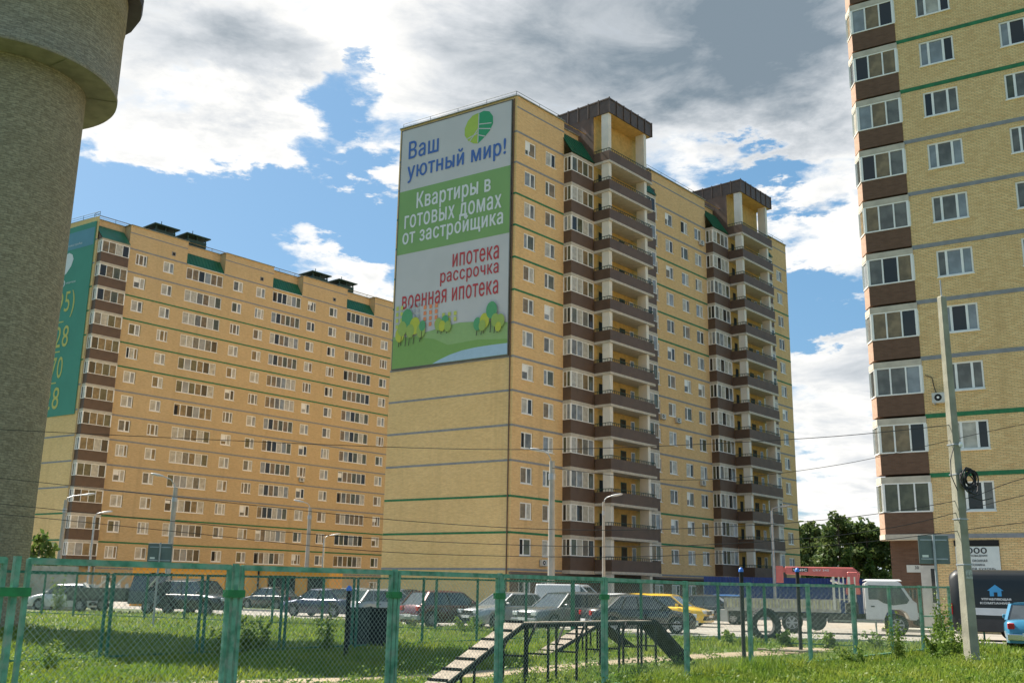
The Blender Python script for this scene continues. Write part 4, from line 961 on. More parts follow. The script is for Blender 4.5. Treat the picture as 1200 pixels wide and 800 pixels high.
# ================================================================== VEHICLES
def paint(name, c, metal=.3): return mat('paint_'+name, c, .32, metal, var=.06, vscale=1.5, coat=.8, blotch=((c[0]*.8+.05, c[1]*.8+.045, c[2]*.8+.035), 2.0, .35))
CGL = mat('car_glass', (.05, .06, .065), .05, var=.2, spec=.9); TRIM = mat('black_trim', (.02, .02, .02), .6, var=.1)
RIM = mat('wheel_rim', (.35, .36, .37), .35, .7, var=.05); HL = mat('headlight_glass', (.65, .68, .70), .1, .1, var=.1); TLM = mat('tail_lamp_red', (.45, .015, .015), .2, var=.1)
PLATE = mat('number_plate_white', (.7, .7, .7), .5, var=.05); CHROME = mat('chrome', (.7, .7, .72), .15, 1, var=0)
def wheel_data(r, wd):
    b = MB(); n = 22; vs = []; fc = []; prof = [(r*.6, -wd/2), (r*.92, -wd/2), (r, -wd*.32), (r, wd*.32), (r*.92, wd/2), (r*.6, wd/2)]
    for (q, y_) in prof:
        for k in range(n): t = 2*math.pi*k/n; vs.append((q*math.cos(t), y_, q*math.sin(t)))
    for i in range(len(prof)-1):
        for k in range(n): fc.append((i*n+k, (i+1)*n+k, (i+1)*n+(k+1) % n, i*n+(k+1) % n))
    b.mesh(vs, fc, RUBBER, True); ty = b.data('wheel')
    c = MB()
    for sy in (-1, 1):
        y_ = sy*wd*.42; c.mesh([(r*.6*math.cos(2*math.pi*k/n), y_*.8, r*.6*math.sin(2*math.pi*k/n)) for k in range(n)], [tuple(range(n)) if sy > 0 else tuple(range(n))[::-1]], TRIM)
        for k in range(6):
            t = 2*math.pi*k/6; c.bar((0, y_, 0), (r*.58*math.cos(t), y_, r*.58*math.sin(t)), .035, RIM, .07)
        for k in range(n):
            t, u = 2*math.pi*k/n, 2*math.pi*(k+1)/n; c.bar((r*.58*math.cos(t), y_, r*.58*math.sin(t)), (r*.58*math.cos(u), y_, r*.58*math.sin(u)), .03, RIM)
        c.tube((0, y_*.9, 0), (0, y_*1.08, 0), .06, RIM, n=8)
    return ty, c.data('rim')
WH = {.31: wheel_data(.31, .2), .34: wheel_data(.34, .22), .29: wheel_data(.29, .17), .42: wheel_data(.42, .26), .36: wheel_data(.36, .22)}
def car(name, label, loc, az, pnt, prof, W=1.72, wb=(.85, 3.4), wr=.31, cab=None, roof=None, cat='car', plate=True, belt=.92, group='cars parked in front of the blocks', lampz=.68, bump=TRIM, clear=.2, mirrors=True, tail_w=.32, rails=False):
    """front of the car at x = L; prof: upper body line (x, z); cab: (rear bottom, rear top, front top, front bottom, height)"""
    o = thing(name, label, cat, (loc[0], loc[1], 0.004), azr(az), group); L = prof[-1][0]
    # lower body lofted along the length, with wheel arches cut into its sides
    xs = sorted(set([p[0] for p in prof]+[round(w_+dx, 3) for w_ in wb for dx in (-wr*1.22, -wr*1.0, -wr*.6, 0, wr*.6, wr*1.0, wr*1.22)]))
    def top(x):
        for (a, za), (c, zc) in zip(prof[:-1], prof[1:]):
            if a <= x <= c: return za+(zc-za)*(x-a)/(c-a+1e-9)
        return prof[-1][1]
    def arch(x):
        z = clear
        for w_ in wb:
            d = abs(x-w_)
            if d < wr*1.2: z = max(z, wr+math.sqrt(max(0, (wr*1.2)**2-d*d))*.98)
        return z
    rings = []
    for x in xs:
        t = x/L; e_ = min(t, 1-t)*L; nar = 1-.16*max(0, 1-e_/.55)**2; hw = W/2*nar; zt_ = top(x); za = arch(x)
        zm = za+(zt_-za)*.5
        rings.append([(x, -hw*.94, za), (x, -hw, zm), (x, -hw*.985, zt_-.1), (x, -hw*.9, zt_-.02), (x, -hw*.5, zt_+.015), (x, 0, zt_+.025), (x, hw*.5, zt_+.015), (x, hw*.9, zt_-.02), (x, hw*.985, zt_-.1), (x, hw, zm), (x, hw*.94, za)])
    b = MB(); n = 11; vs = [p for r_ in rings for p in r_]; fc = []
    for i in range(len(rings)-1):
        for k in range(n-1): fc.append((i*n+k, i*n+k+1, (i+1)*n+k+1, (i+1)*n+k))
    b.mesh(vs, [f[::-1] for f in fc], pnt, True); b.mesh(rings[0], [tuple(range(n))], pnt); b.mesh(rings[-1], [tuple(range(n))[::-1]], pnt)
    b.build('body', o)
    u_ = MB(); u_.box(.15, L-.15, -W*.4, W*.4, clear+.03, belt-.15, TRIM); u_.box(.1, L-.1, -W*.42, W*.42, clear-.02, clear+.05, TRIM); u_.build('underbody', o)
    rb, rt, ft, fb, H = cab
    def ring(x, z, t): return (x, t*(W/2*.90 if z < belt+.05 else W/2*.72), z)
    zb = belt-.03; y0, y1 = W/2*.9, W/2*.73; rz_ = H-.06
    # glass: rear, front, sides
    def q4(a, c, d, e2, m, nm, lift=0):
        g_ = MB(); g_.poly([a, c, d, e2], m); return g_.build(nm, o)
    Pl = [(rb, -y0, zb), (rt, -y1, rz_), (ft, -y1, rz_), (fb, -y0, zb)]; Pr = [(x, -y, z) for x, y, z in Pl]
    q4(Pl[0], Pr[0], Pr[1], Pl[1], CGL, 'rear_window'); q4(Pl[3], Pl[2], Pr[2], Pr[3], CGL, 'windscreen')
    q4(Pl[0], Pl[1], Pl[2], Pl[3], CGL, 'side_window'); q4(Pr[3], Pr[2], Pr[1], Pr[0], CGL, 'side_window')
    r_ = MB(); ov = .03
    nx = 5; vs = []
    for i in range(nx+1):
        x = rt-.02+(ft-rt+.04)*i/nx; cr_ = math.sin(math.pi*i/nx)*.035
        for (yy, zz) in ((-y1-.02, rz_-.02), (-y1*.85, rz_+.035+cr_*.6), (0, rz_+.06+cr_), (y1*.85, rz_+.035+cr_*.6), (y1+.02, rz_-.02)): vs.append((x, yy, zz))
    r_.mesh(vs, [(i*5+k, (i+1)*5+k, (i+1)*5+k+1, i*5+k+1) for i in range(nx) for k in range(4)], pnt, True)
    r_.mesh([vs[0], vs[1], vs[2], vs[3], vs[4]], [(0, 1, 2, 3, 4)], pnt); r_.mesh(vs[-5:], [(4, 3, 2, 1, 0)], pnt); r_.build('roof', o)
    for P_, sy in ((Pl, -1), (Pr, 1)):
        for (a, c, w_) in ((P_[0], P_[1], .09), (P_[3], P_[2], .06)):
            pb = MB(); pb.bar(Vector(a)+Vector((0, sy*.012, 0)), Vector(c)+Vector((0, sy*.012, 0)), w_, pnt, .05); pb.build('pillar', o)
        mx_ = (rb+fb)/2; mt = (rt+ft)/2; pb = MB(); pb.bar((mx_, sy*(y0+.008), zb), (mt, sy*(y1+.008), rz_), .03, TRIM, .07); pb.build('pillar', o)
        if fb-rb > 2.3:
            xr = rb+(fb-rb)*.22; xt_ = rt+(ft-rt)*.16; pb = MB(); pb.bar((xr, sy*(y0+.008), zb), (xt_, sy*(y1+.008), rz_), .03, pnt, .05); pb.build('pillar', o)
        if mirrors: mb_ = MB(); mb_.box(fb-.42, fb-.3, min(sy*(y0+.03), sy*(y0+.2)), max(sy*(y0+.03), sy*(y0+.2)), belt, belt+.13, pnt); bevel(mb_.build('mirror', o), .02, 1)
        for hx in ((rb+.25+mx_)/2+.1, (mx_+fb)/2-.25):
            h_ = MB(); h_.box(hx-.08, hx+.08, sy*W/2-.012, sy*W/2+.012, belt-.16, belt-.13, TRIM); h_.build('door_handle', o)
        s_ = MB(); hwf = W/2*.84
        s_.box(L-.16, L+.012, min(sy*hwf*.55, sy*hwf*.98), max(sy*hwf*.55, sy*hwf*.98), lampz-.08, lampz+.08, HL); bevel(s_.build('headlight', o), .02, 1)
        s_ = MB(); s_.box(-.014, .14, min(sy*hwf*(1-tail_w), sy*hwf*1.0), max(sy*hwf*(1-tail_w), sy*hwf*1.0), lampz-.02, lampz+.16, TLM); bevel(s_.build('taillight', o), .02, 1)
        for w_ in wb:
            wo = put('wheel', WH[wr][0], o, (w_, sy*(W/2-.12), wr)); put('rim', WH[wr][1], wo)
    for x0_, x1_ in ((-.07, .12), (L-.12, L+.07)):
        bb = MB(); bb.box(x0_, x1_, -W*.43, W*.43, .3, .5, bump); bevel(bb.build('bumper', o), .03, 2)
    if plate:
        for x_ in (-.085, L+.075):
            pb = MB(); pb.box(x_-.005, x_+.012, -.26, .26, .42, .53, PLATE); pb.build('number_plate', o)
    g_ = MB(); g_.box(L-.03, L+.018, -W*.22, W*.22, lampz-.12, lampz+.04, TRIM); g_.build('grille', o)
    if rails:
        for sy in (-1, 1): g_ = MB(); g_.bar((rt, sy*y1*.9, H+.05), (ft, sy*y1*.9, H+.05), .03, STEEL); g_.build('roof_rail', o)
    return o
HATCH = dict(prof=[(0, .55), (.06, .86), (.35, .93), (2.9, .92), (3.15, .9), (3.85, .76), (3.95, .6)], cab=(.12, .55, 2.25, 3.0, 1.47), wb=(.62, 3.15))
SEDAN = dict(prof=[(0, .6), (.05, .88), (.75, .95), (3.2, .93), (3.35, .9), (4.3, .74), (4.4, .58)], cab=(.62, 1.25, 2.55, 3.3, 1.45), wb=(.85, 3.5))
WAGON = dict(prof=[(0, .6), (.06, .92), (.4, .96), (3.2, .94), (3.4, .92), (4.3, .78), (4.4, .6)], cab=(.08, .5, 2.6, 3.3, 1.5), wb=(.85, 3.5))
SUV = dict(prof=[(0, .75), (.06, 1.02), (.4, 1.08), (3.3, 1.06), (3.5, 1.04), (4.45, .92), (4.55, .7)], cab=(.08, .35, 2.7, 3.35, 1.78), wb=(.85, 3.6), wr=.36, W=1.85, belt=1.05, clear=.3, lampz=.82)
VANP = dict(prof=[(0, .8), (.03, 1.0), (.4, 1.05), (3.0, 1.03), (3.3, 1.0), (3.95, .85), (4.1, .6)], cab=(.03, .1, 2.35, 3.2, 1.82), wb=(.7, 3.35), belt=1.02, W=1.75)
CLASSIC = dict(prof=[(0, .55), (.03, .86), (.2, .9), (.9, .92), (3.0, .92), (3.15, .9), (3.95, .84), (4.03, .6)], cab=(.85, 1.3, 2.45, 2.95, 1.44), wb=(.8, 3.2), wr=.29, W=1.6, lampz=.66, clear=.22)
P_WHITE = paint('white', (.62, .63, .64), .05); P_BLACK = paint('black', (.015, .016, .018), .2); P_DGREY = paint('dark_grey', (.11, .115, .12), .4); P_GREY = paint('silver_grey', (.34, .35, .355), .5)
P_MAR = paint('maroon', (.09, .012, .014), .3); P_YEL = paint('yellow', (.80, .50, .01), .05); P_BLUE = paint('blue', (.04, .14, .38), .3); P_NAVY = paint('navy', (.03, .04, .08), .4); P_LADA = paint('classic_blue', (.03, .20, .34), .05)
def at_px(azm, d): v = dirv2(azm)*d; return (v.x, v.y)
def car_at(azc, d, head, **k):
    """centre of the car placed by bearing and distance"""
    L = k['prof'][-1][0]; c = dirv2(azc)*d; h = dirv2(head); p = c-h*(L/2); return car(loc=(p.x, p.y), az=head, **k)
car_at(-22.6, 66, -80, name='parked_car', label='white hatchback parked farthest left by the concrete wall', pnt=P_WHITE, **HATCH)
car_at(-16.2, 58.5, 118, name='parked_suv', label='black off-roader parked left of the kiosk doorways, behind weeds', pnt=P_BLACK, rails=True, **SUV)
car_at(-9.9, 57.5, -62, name='parked_car', label='dark blue sedan with gleaming bonnet, behind the black panel', pnt=P_NAVY, bump=CHROME, **SEDAN)
car_at(-12.6, 72, -58, name='parked_car', label='black sedan half hidden at the kiosk, beyond the lawn island', pnt=P_BLACK, **SEDAN)
car_at(-8.4, 70, -58, name='parked_car', label='dark grey wagon beyond the dark blue sedan', pnt=P_DGREY, **WAGON)
car_at(-6.35, 53, 60, name='parked_car', label='silver hatchback seen over the black panel, red tail lamp showing', pnt=P_GREY, **HATCH)
car_at(-5.6, 60, 120, name='parked_car', label='black wagon behind the silver hatchback, left of the maroon one', pnt=P_BLACK, **WAGON)
car_at(-3.2, 45.3, 52, name='parked_car', label='maroon hatchback parked tail towards the dog run', pnt=P_MAR, bump=P_GREY, **HATCH)
car_at(.1, 45.0, -128, name='parked_car', label='silver sedan facing the dog run beside the maroon hatchback', pnt=P_GREY, **SEDAN)
car_at(3.1, 43.2, -130, name='parked_car', label='dark silver wagon facing the dog run, in the middle of the row', pnt=P_DGREY, bump=P_GREY, **WAGON)
car_at(7.0, 42.2, 75, name='parked_car', label='black sedan seen sideways from behind at the right of the row', pnt=P_BLACK, bump=CHROME, **SEDAN)
car_at(3.9, 50.5, 112, name='parked_van', label='small white panel van standing behind the middle of the car row', pnt=P_WHITE, cat='van', **VANP)
VB_ = bpy.data.objects['parked_van']
b = MB(); b.box(.02, 2.35, -.83, .83, 1.0, 1.86, P_WHITE, tap=(.06, .07)); bevel(b.build('cargo_body', VB_), .08, 3)
car_at(6.2, 56, 108, name='parked_car', label='white sedan roof showing between white van and yellow taxi', pnt=P_WHITE, **SEDAN)
tx = car_at(8.7, 52, 118, name='taxi', label='yellow taxi facing right in the middle of the yard', pnt=P_YEL, cat='taxi', **HATCH)
car_at(7.5, 66, 112, name='taxi', label='second yellow taxi, only its roof above the first', pnt=P_YEL, cat='taxi', **SEDAN)
car_at(10.9, 57, 114, name='parked_car', label='black sedan with pale roof glints right of the yellow taxi', pnt=P_BLACK, **SEDAN)
car_at(12.2, 68, 108, name='parked_car', label='blue hatchback before the blue fence, left of the truck', pnt=P_BLUE, **HATCH)
ld = car_at(26.35, 38.6, 28, name='classic_car', label='old bright blue sedan seen from behind at the right edge', pnt=P_LADA, bump=CHROME, plate=True, tail_w=.3, **CLASSIC)
# loaded flatbed pickup on the left
o = thing('flatbed_pickup', 'dark flatbed pickup loaded with white scrap and poles, left of the black off-roader', 'pickup', (*at_px(-22.0, 63), .004), azr(110))
b = MB(); b.box(0, 3.9, -.95, .95, .6, .75, TRIM); b.build('chassis', o)
dgr = paint('dark_green', (.03, .05, .045), .1)
for (x0, x1, y0, y1) in ((0, 3.9, -1, -.95), (0, 3.9, .95, 1), (0, .05, -.95, .95), (3.85, 3.9, -.95, .95)): b = MB(); b.box(x0, x1, y0, y1, .75, 1.3, dgr); b.build('side_board', o)
b = MB()
for k in range(16): x_, y_ = random.uniform(.3, 3.5), random.uniform(-.7, .7); b.bar((x_, y_, 1.0), (x_+random.uniform(-.6, .6), y_+random.uniform(-.3, .3), 1.25+random.uniform(0, .35)), random.uniform(.1, .3), WHITE_C, .08)
so_ = b.build('scrap_load', o); so_['kind'] = 'stuff'
for p, q in (((2.6, -.6, 1.2), (3.5, -.4, 2.1)), ((1.1, -.3, 1.2), (1.8, 0, 1.75)), ((5.2, -.9, 1.3), (5.9, -.9, 2.0))): b = MB(); b.bar(p, q, .07, WHITE_C); b.build('white_pole', o)
b = MB(); b.box(4.0, 5.7, -.95, .95, .5, 1.2, dgr, tap=(.02, .03)); bevel(b.build('cab', o), .06, 2)
b = MB(); b.box(4.05, 5.2, -.9, .9, 1.2, 1.95, CGL, tap=(.12, .1)); b.build('cab_glass', o); b = MB(); b.box(4.2, 5.1, -.8, .8, 1.95, 2.02, dgr); b.build('cab_roof', o)
b = MB(); b.box(5.2, 6.0, -.85, .85, .5, .95, dgr, tap=(.06, .05)); bevel(b.build('bonnet', o), .06, 2)
for x_ in (.9, 5.3):
    for sy in (-1, 1): wo = put('wheel', WH[.36][0], o, (x_, sy*.85, .36)); put('rim', WH[.36][1], wo)

# crane truck
RED = mat('crane_red', (.56, .14, .125), .45, .1, var=.15, vscale=2, blotch=((.55, .16, .13), 3, .5)); TW = mat('cab_white', (.66, .66, .64), .35, var=.08, vscale=2, coat=.4, blotch=((.45, .43, .38), 2, .4))
BED = mat('dusty_bed', (.36, .34, .28), .8, var=.3, vscale=4); DUST = mat('dusty_black', (.05, .048, .042), .85, var=.4, vscale=4)
tp = dirv2(11.7)*47.3; TR = thing('crane_truck', 'white cab flatbed truck with a folded red crane boom', 'truck', (tp.x, tp.y, .004), azr(106.5))
LT = 7.75
b = MB(); b.bar((.2, -.35, .72), (LT-1.2, -.35, .72), .1, DUST, .2); b.build('chassis_rail', TR); b = MB(); b.bar((.2, .35, .72), (LT-1.2, .35, .72), .1, DUST, .2); b.build('chassis_rail', TR)
b = MB(); b.box(.0, 4.75, -1.0, 1.0, .86, .98, BED); b.build('bed_floor', TR)
for y_ in (-1.0, .96):
    for k in range(3): b = MB(); b.box(.02+k*1.58, 1.58+k*1.58, y_, y_+.04, .98, 1.38, BED); b.build('side_board', TR)
b = MB()
for k in range(34): b.box(.1+k*.137, .15+k*.137, -1.012, -1.0, 1.0, 1.34, mat('yellowed_slat', (.50, .46, .24), .8, var=.3))
q = b.build('slat_row', TR); q['kind'] = 'stuff'
b = MB(); b.box(-.04, .0, -1.0, 1.0, .98, 1.38, BED); b.build('tail_board', TR)
b = MB(); b.box(-.2, .1, -1.0, -.4, .4, .9, mat('mud_flap_white', (.5, .48, .42), .8)); b.build('mud_flap', TR)
for k, x_ in enumerate((4.5, 4.72, 4.9, 5.12, 5.35)):
    b = MB(); b.bar((x_, -1.03, .98 if k == 0 else 1.3), (x_, -1.03, 2.32), .1 if k in (0, 3) else .055, mat('stake_white', (.62, .60, .50), .7)); b.build('headboard_stake', TR)
b = MB(); b.bar((4.75, -.95, 2.28), (4.75, .95, 2.28), .05, BED); b.bar((4.45, -1.0, 1.4), (5.4, -1.0, 1.4), .05, BED); b.build('headboard_rail', TR)
b = MB(); b.box(4.95, 5.45, -.9, .9, .85, 1.25, DUST); b.tube((5.25, 0, 1.2), (5.25, 0, 2.35), .2, DUST, n=12); b.build('crane_base', TR)
b = MB(); b.box(5.0, 5.6, -.28, .28, 1.6, 2.55, RED, tap=(.08, .04)); bevel(b.build('crane_column', TR), .04, 1)
b = MB(); b.mesh([(2.55, -.14, 2.42), (5.2, -.16, 2.3), (5.55, -.16, 2.1), (5.62, -.16, 2.5), (5.35, -.16, 2.72), (2.55, -.14, 2.74), (2.55, .14, 2.42), (5.2, .16, 2.3), (5.55, .16, 2.1), (5.62, .16, 2.5), (5.35, .16, 2.72), (2.55, .14, 2.74)],
   [(0, 1, 2, 3, 4, 5), (11, 10, 9, 8, 7, 6), (0, 6, 7, 1), (1, 7, 8, 2), (2, 8, 9, 3), (3, 9, 10, 4), (4, 10, 11, 5), (5, 11, 6, 0)], RED)
bo = b.build('crane_boom', TR); bevel(bo, .025, 1)
b = MB(); b.box(2.2, 2.9, -.11, .11, 2.5, 2.7, RED); b.box(2.15, 2.45, -.16, .16, 2.05, 2.76, RED); b.build('boom_head', bo)
b = MB(); b.box(2.85, 3.5, -.165, -.155, 2.52, 2.68, TRIM); b.build('boom_plate', bo)
put('lettering', text_mesh('UNIC', PLATE, (2.9, 3.45, 2.55, 2.65), -.168, bold=.08), bo)
put('lettering', text_mesh('URV 340', PLATE, (3.7, 4.35, 2.55, 2.64), -.168, bold=.02), bo)
b = MB(); b.tube((4.4, 0, 2.2), (5.2, 0, 1.9), .06, CHROME, n=8); b.build('boom_cylinder', TR)
cb = MB(); X = 5.72
side = [(X, .62), (X, 2.05), (X+.12, 2.16), (X+1.25, 2.18), (X+1.42, 2.1), (X+1.85, 1.42), (X+2.0, 1.3), (X+2.03, .62), (X+1.72, .62), (X+1.6, .9), (X+1.38, 1.03), (X+1.05, 1.03), (X+.82, .9), (X+.7, .62)]
# cab body built as side outline extruded, front wheel arch left open
nS = len(side); vs = [(x_, -.98, z_) for x_, z_ in side]+[(x_, .98, z_) for x_, z_ in side]
cb.mesh(vs, [tuple(range(nS))[::-1], tuple(range(nS, 2*nS))]+[(k, (k+1) % nS, nS+(k+1) % nS, nS+k) for k in range(nS)], TW); cab_ = cb.build('cab', TR); bevel(cab_, .03, 2)
for sy in (-1, 1):
    y_ = sy*.988
    b = MB(); b.poly([(X+.14, y_, 1.42), (X+.5, y_, 1.42), (X+.72, y_, 1.28), (X+1.1, y_, 1.2), (X+1.62, y_, 1.28), (X+1.72, y_, 1.42), (X+1.38, y_, 1.98), (X+.14, y_, 2.0)][::-sy], CGL); b.build('door_window', cab_)
    b = MB(); b.box(X+.22, X+.36, y_-.015, y_+.015, 1.12, 1.17, TRIM); b.build('door_handle', cab_)
    b = MB(); b.box(X+1.9, X+1.98, sy*1.05-.1, sy*1.05+.1, 1.5, 1.85, TRIM); b.bar((X+1.7, sy*.98, 1.7), (X+1.94, sy*1.08, 1.72), .03, TRIM); b.build('mirror', cab_)
    b = MB(); b.box(X+1.98, X+2.05, min(sy*.6, sy*.92), max(sy*.6, sy*.92), .75, .92, HL); b.build('headlight', cab_)
b = MB(); b.poly([(X+1.87, -.88, 1.42), (X+1.87, .88, 1.42), (X+1.44, .85, 2.08), (X+1.44, -.85, 2.08)], CGL); b.build('windscreen', cab_)
b = MB(); b.box(X-.02, X+1.5, -.96, .96, 2.17, 2.24, TW, tap=(.1, .1)); bevel(b.build('cab_roof', cab_), .02, 1)
b = MB(); b.box(X+1.95, X+2.14, -1.0, 1.0, .42, .68, DUST); bevel(b.build('bumper', TR), .03, 1)
b = MB(); b.box(4.2, 5.3, -.95, -.5, .45, .8, DUST); b.build('fuel_tank', TR)
for x_, sy in ((2.75, -1), (2.75, 1), (X+1.22, -1), (X+1.22, 1)): wo = put('wheel', WH[.42][0], TR, (x_, sy*.82, .42)); put('rim', WH[.42][1], wo)
b = MB(); b.tube((3.75, -.98, .52), (3.75, -.72, .52), .4, RUBBER, n=18); b.build('spare_wheel', TR)

# black delivery van
vp = dirv2(22.75)*44.2; VN = thing('delivery_van', 'black long delivery van with a white side stripe and blue house emblems, behind the pole', 'van', (vp.x, vp.y, .004), azr(112))
VL = 6.1; VB = mat('van_black', (.010, .012, .013), .5, 0, var=.1, coat=.15)
rings = []
xs = sorted([0, .05, .25, .6, 4.4, 4.9, 5.3, 6.0, 6.1]+[w_+d_ for w_ in (2.05, 5.25) for d_ in (-.46, -.4, -.25, 0, .25, .4, .46)])
def vtop(x): return 2.3+.28*min(1, x/.25)**.5 if x < .25 else (2.58 if x < 4.4 else (2.58-(x-4.4)*.55 if x < 4.9 else (2.3-(x-4.9)*1.25 if x < 5.7 else 1.3-(x-5.7)*.8)))
for x in xs:
    za = .38
    for w_ in (2.05, 5.25):
        d = abs(x-w_)
        if d < .47: za = max(za, .36+math.sqrt(.47**2-d*d))
    zt_ = vtop(x); hw = .98*(1-.1*max(0, 1-min(x, VL-x)/.3)**2); zm = (za+1.15)/2
    rings.append([(x, -hw*.97, za), (x, -hw, max(za+.05, 1.0)), (x, -hw*.98, min(1.5, zt_-.15)), (x, -hw*.9, zt_-.22), (x, -hw*.8, zt_-.05), (x, 0, zt_+.03), (x, hw*.8, zt_-.05), (x, hw*.9, zt_-.22), (x, hw*.98, min(1.5, zt_-.15)), (x, hw, max(za+.05, 1.0)), (x, hw*.97, za)])
b = MB(); n = 11; vs = [p for r_ in rings for p in r_]; b.mesh(vs, [((i+1)*n+k, (i+1)*n+k+1, i*n+k+1, i*n+k) for i in range(len(rings)-1) for k in range(n-1)], VB, True)
b.mesh(rings[0], [tuple(range(n))], VB); b.mesh(rings[-1], [tuple(range(n))[::-1]], VB); b.build('body', VN)
b = MB(); b.box(.1, VL-.1, -.85, .85, .34, .9, TRIM); b.build('underbody', VN)
vw = mat('van_stripe_white', (.60, .62, .64), .4, var=.05)
b = MB(); b.poly([(.35, -.992, 1.2), (.7, -.992, .95), (4.6, -.992, .88), (4.6, -.992, 1.16), (1.2, -.992, 1.2)], vw); b.build('side_stripe', VN)
b = MB(); b.box(.2, 5.0, -.99, -.96, .36, .8, mat('van_skirt', (.04, .04, .042), .7)); b.build('side_skirt', VN)
hb = mat('emblem_blue', (.06, .32, .62), .5, var=.05)
for x_ in (1.55, 3.35):
    b = MB(); z_ = 1.63
    b.poly([(x_-.2, -.975, z_), (x_+.2, -.975, z_), (x_+.2, -.965, z_+.2), (x_+.28, -.965, z_+.2), (x_, -.955, z_+.42), (x_-.28, -.965, z_+.2), (x_-.2, -.965, z_+.2)], hb); b.build('house_emblem', VN)
    b = MB(); b.poly([(x_-.06, -.985, z_), (x_+.06, -.985, z_), (x_+.06, -.98, z_+.14), (x_-.06, -.98, z_+.14)], VB); b.build('emblem_door', VN)
    put('lettering', text_mesh('УПРАВЛЯЮЩАЯ', PLATE, (x_-.5, x_+.5, 1.47, 1.56), -.985, bold=.06), VN)
    put('lettering', text_mesh('КОМПАНИЯ', PLATE, (x_-.55, x_+.45, 1.34, 1.42), -.99, bold=.06), VN)
put('lettering', text_mesh('ПОКУПКА  ПРОДАЖА', mat('small_blue_print', (.10, .14, .35), .6), (1.9, 3.3, 1.07, 1.13), -.996, bold=.0), VN)
put('lettering', text_mesh('8 800 000', mat('small_red_print', (.5, .06, .05), .6), (2.2, 3.0, .96, 1.02), -.996, bold=.0), VN)
b = MB(); b.box(.0-.02, .03, -.93, -.8, .95, 1.35, TLM); b.build('taillight', VN)
b = MB(); b.poly([(5.0, -.985, 1.3), (5.5, -.985, 1.3), (5.0, -.9, 2.05), (4.5, -.92, 2.1), (4.5, -.985, 1.3)], CGL); b.build('door_window', VN)
for x_ in (2.05, 5.25):
    for sy in (-1, 1): wo = put('wheel', WH[.36][0], VN, (x_, sy*.84, .36)); put('rim', WH[.36][1], wo)

# ================================================================== VEGETATION
def leaf_mat(name, c, c2, trans=.45):
    m = bpy.data.materials.new(name); m.use_nodes = True; t = NT(m.node_tree); tcn = t.n('ShaderNodeTexCoord')
    g = t.n('ShaderNodeNewGeometry')
    f = t.ramp(t.noise(g.outputs['Position'], 9.0, 3, .7), .3, .7); f2 = t.ramp(t.noise(g.outputs['Position'], .7, 5, .65), .4, .62)
    cc = t.mix(f, (*c, 1), (*c2, 1)); cc = t.mix(t.m('MULTIPLY', f2, .55), cc, (c2[0]*1.45, c2[1]*1.08, c2[2]*1.1, 1))
    d = t.n('ShaderNodeBsdfPrincipled', {'Base Color': cc, 'Roughness': .55, 'Specular IOR Level': .35})
    tr = t.n('ShaderNodeBsdfTranslucent', {'Color': cc}); mx = t.n('ShaderNodeMixShader', {0: trans, 1: d.outputs[0], 2: tr.outputs[0]})
    t.n('ShaderNodeOutputMaterial', {'Surface': mx.outputs[0]}); return m
GR = leaf_mat('grass_blades', (.105, .20, .02), (.21, .30, .04)); GR2 = leaf_mat('weed_leaves', (.085, .17, .025), (.16, .25, .04))
LF1 = leaf_mat('forest_leaves', (.05, .095, .028), (.11, .165, .05), .4); LF2 = leaf_mat('young_leaves', (.06, .12, .025), (.11, .18, .035), .4)
def vnoise(x, y, s, seed=0):
    """cheap value noise with numpy"""
    xi = np.floor(x/s).astype(int); yi = np.floor(y/s).astype(int); fx = x/s-xi; fy = y/s-yi
    def h(a, b_): v = np.sin(a*127.1+b_*311.7+seed*74.7)*43758.5453; return v-np.floor(v)
    fx = fx*fx*(3-2*fx); fy = fy*fy*(3-2*fy)
    return (h(xi, yi)*(1-fx)+h(xi+1, yi)*fx)*(1-fy)+(h(xi, yi+1)*(1-fx)+h(xi+1, yi+1)*fx)*fy
def path_dist(x, y):
    d = np.full(len(x), 99.0)
    for p, q in zip(path[:-1], path[1:]):
        px, py = p; dx, dy = q[0]-p[0], q[1]-p[1]; t = np.clip(((x-px)*dx+(y-py)*dy)/(dx*dx+dy*dy), 0, 1)
        d = np.minimum(d, np.hypot(x-px-t*dx, y-py-t*dy))
    return d
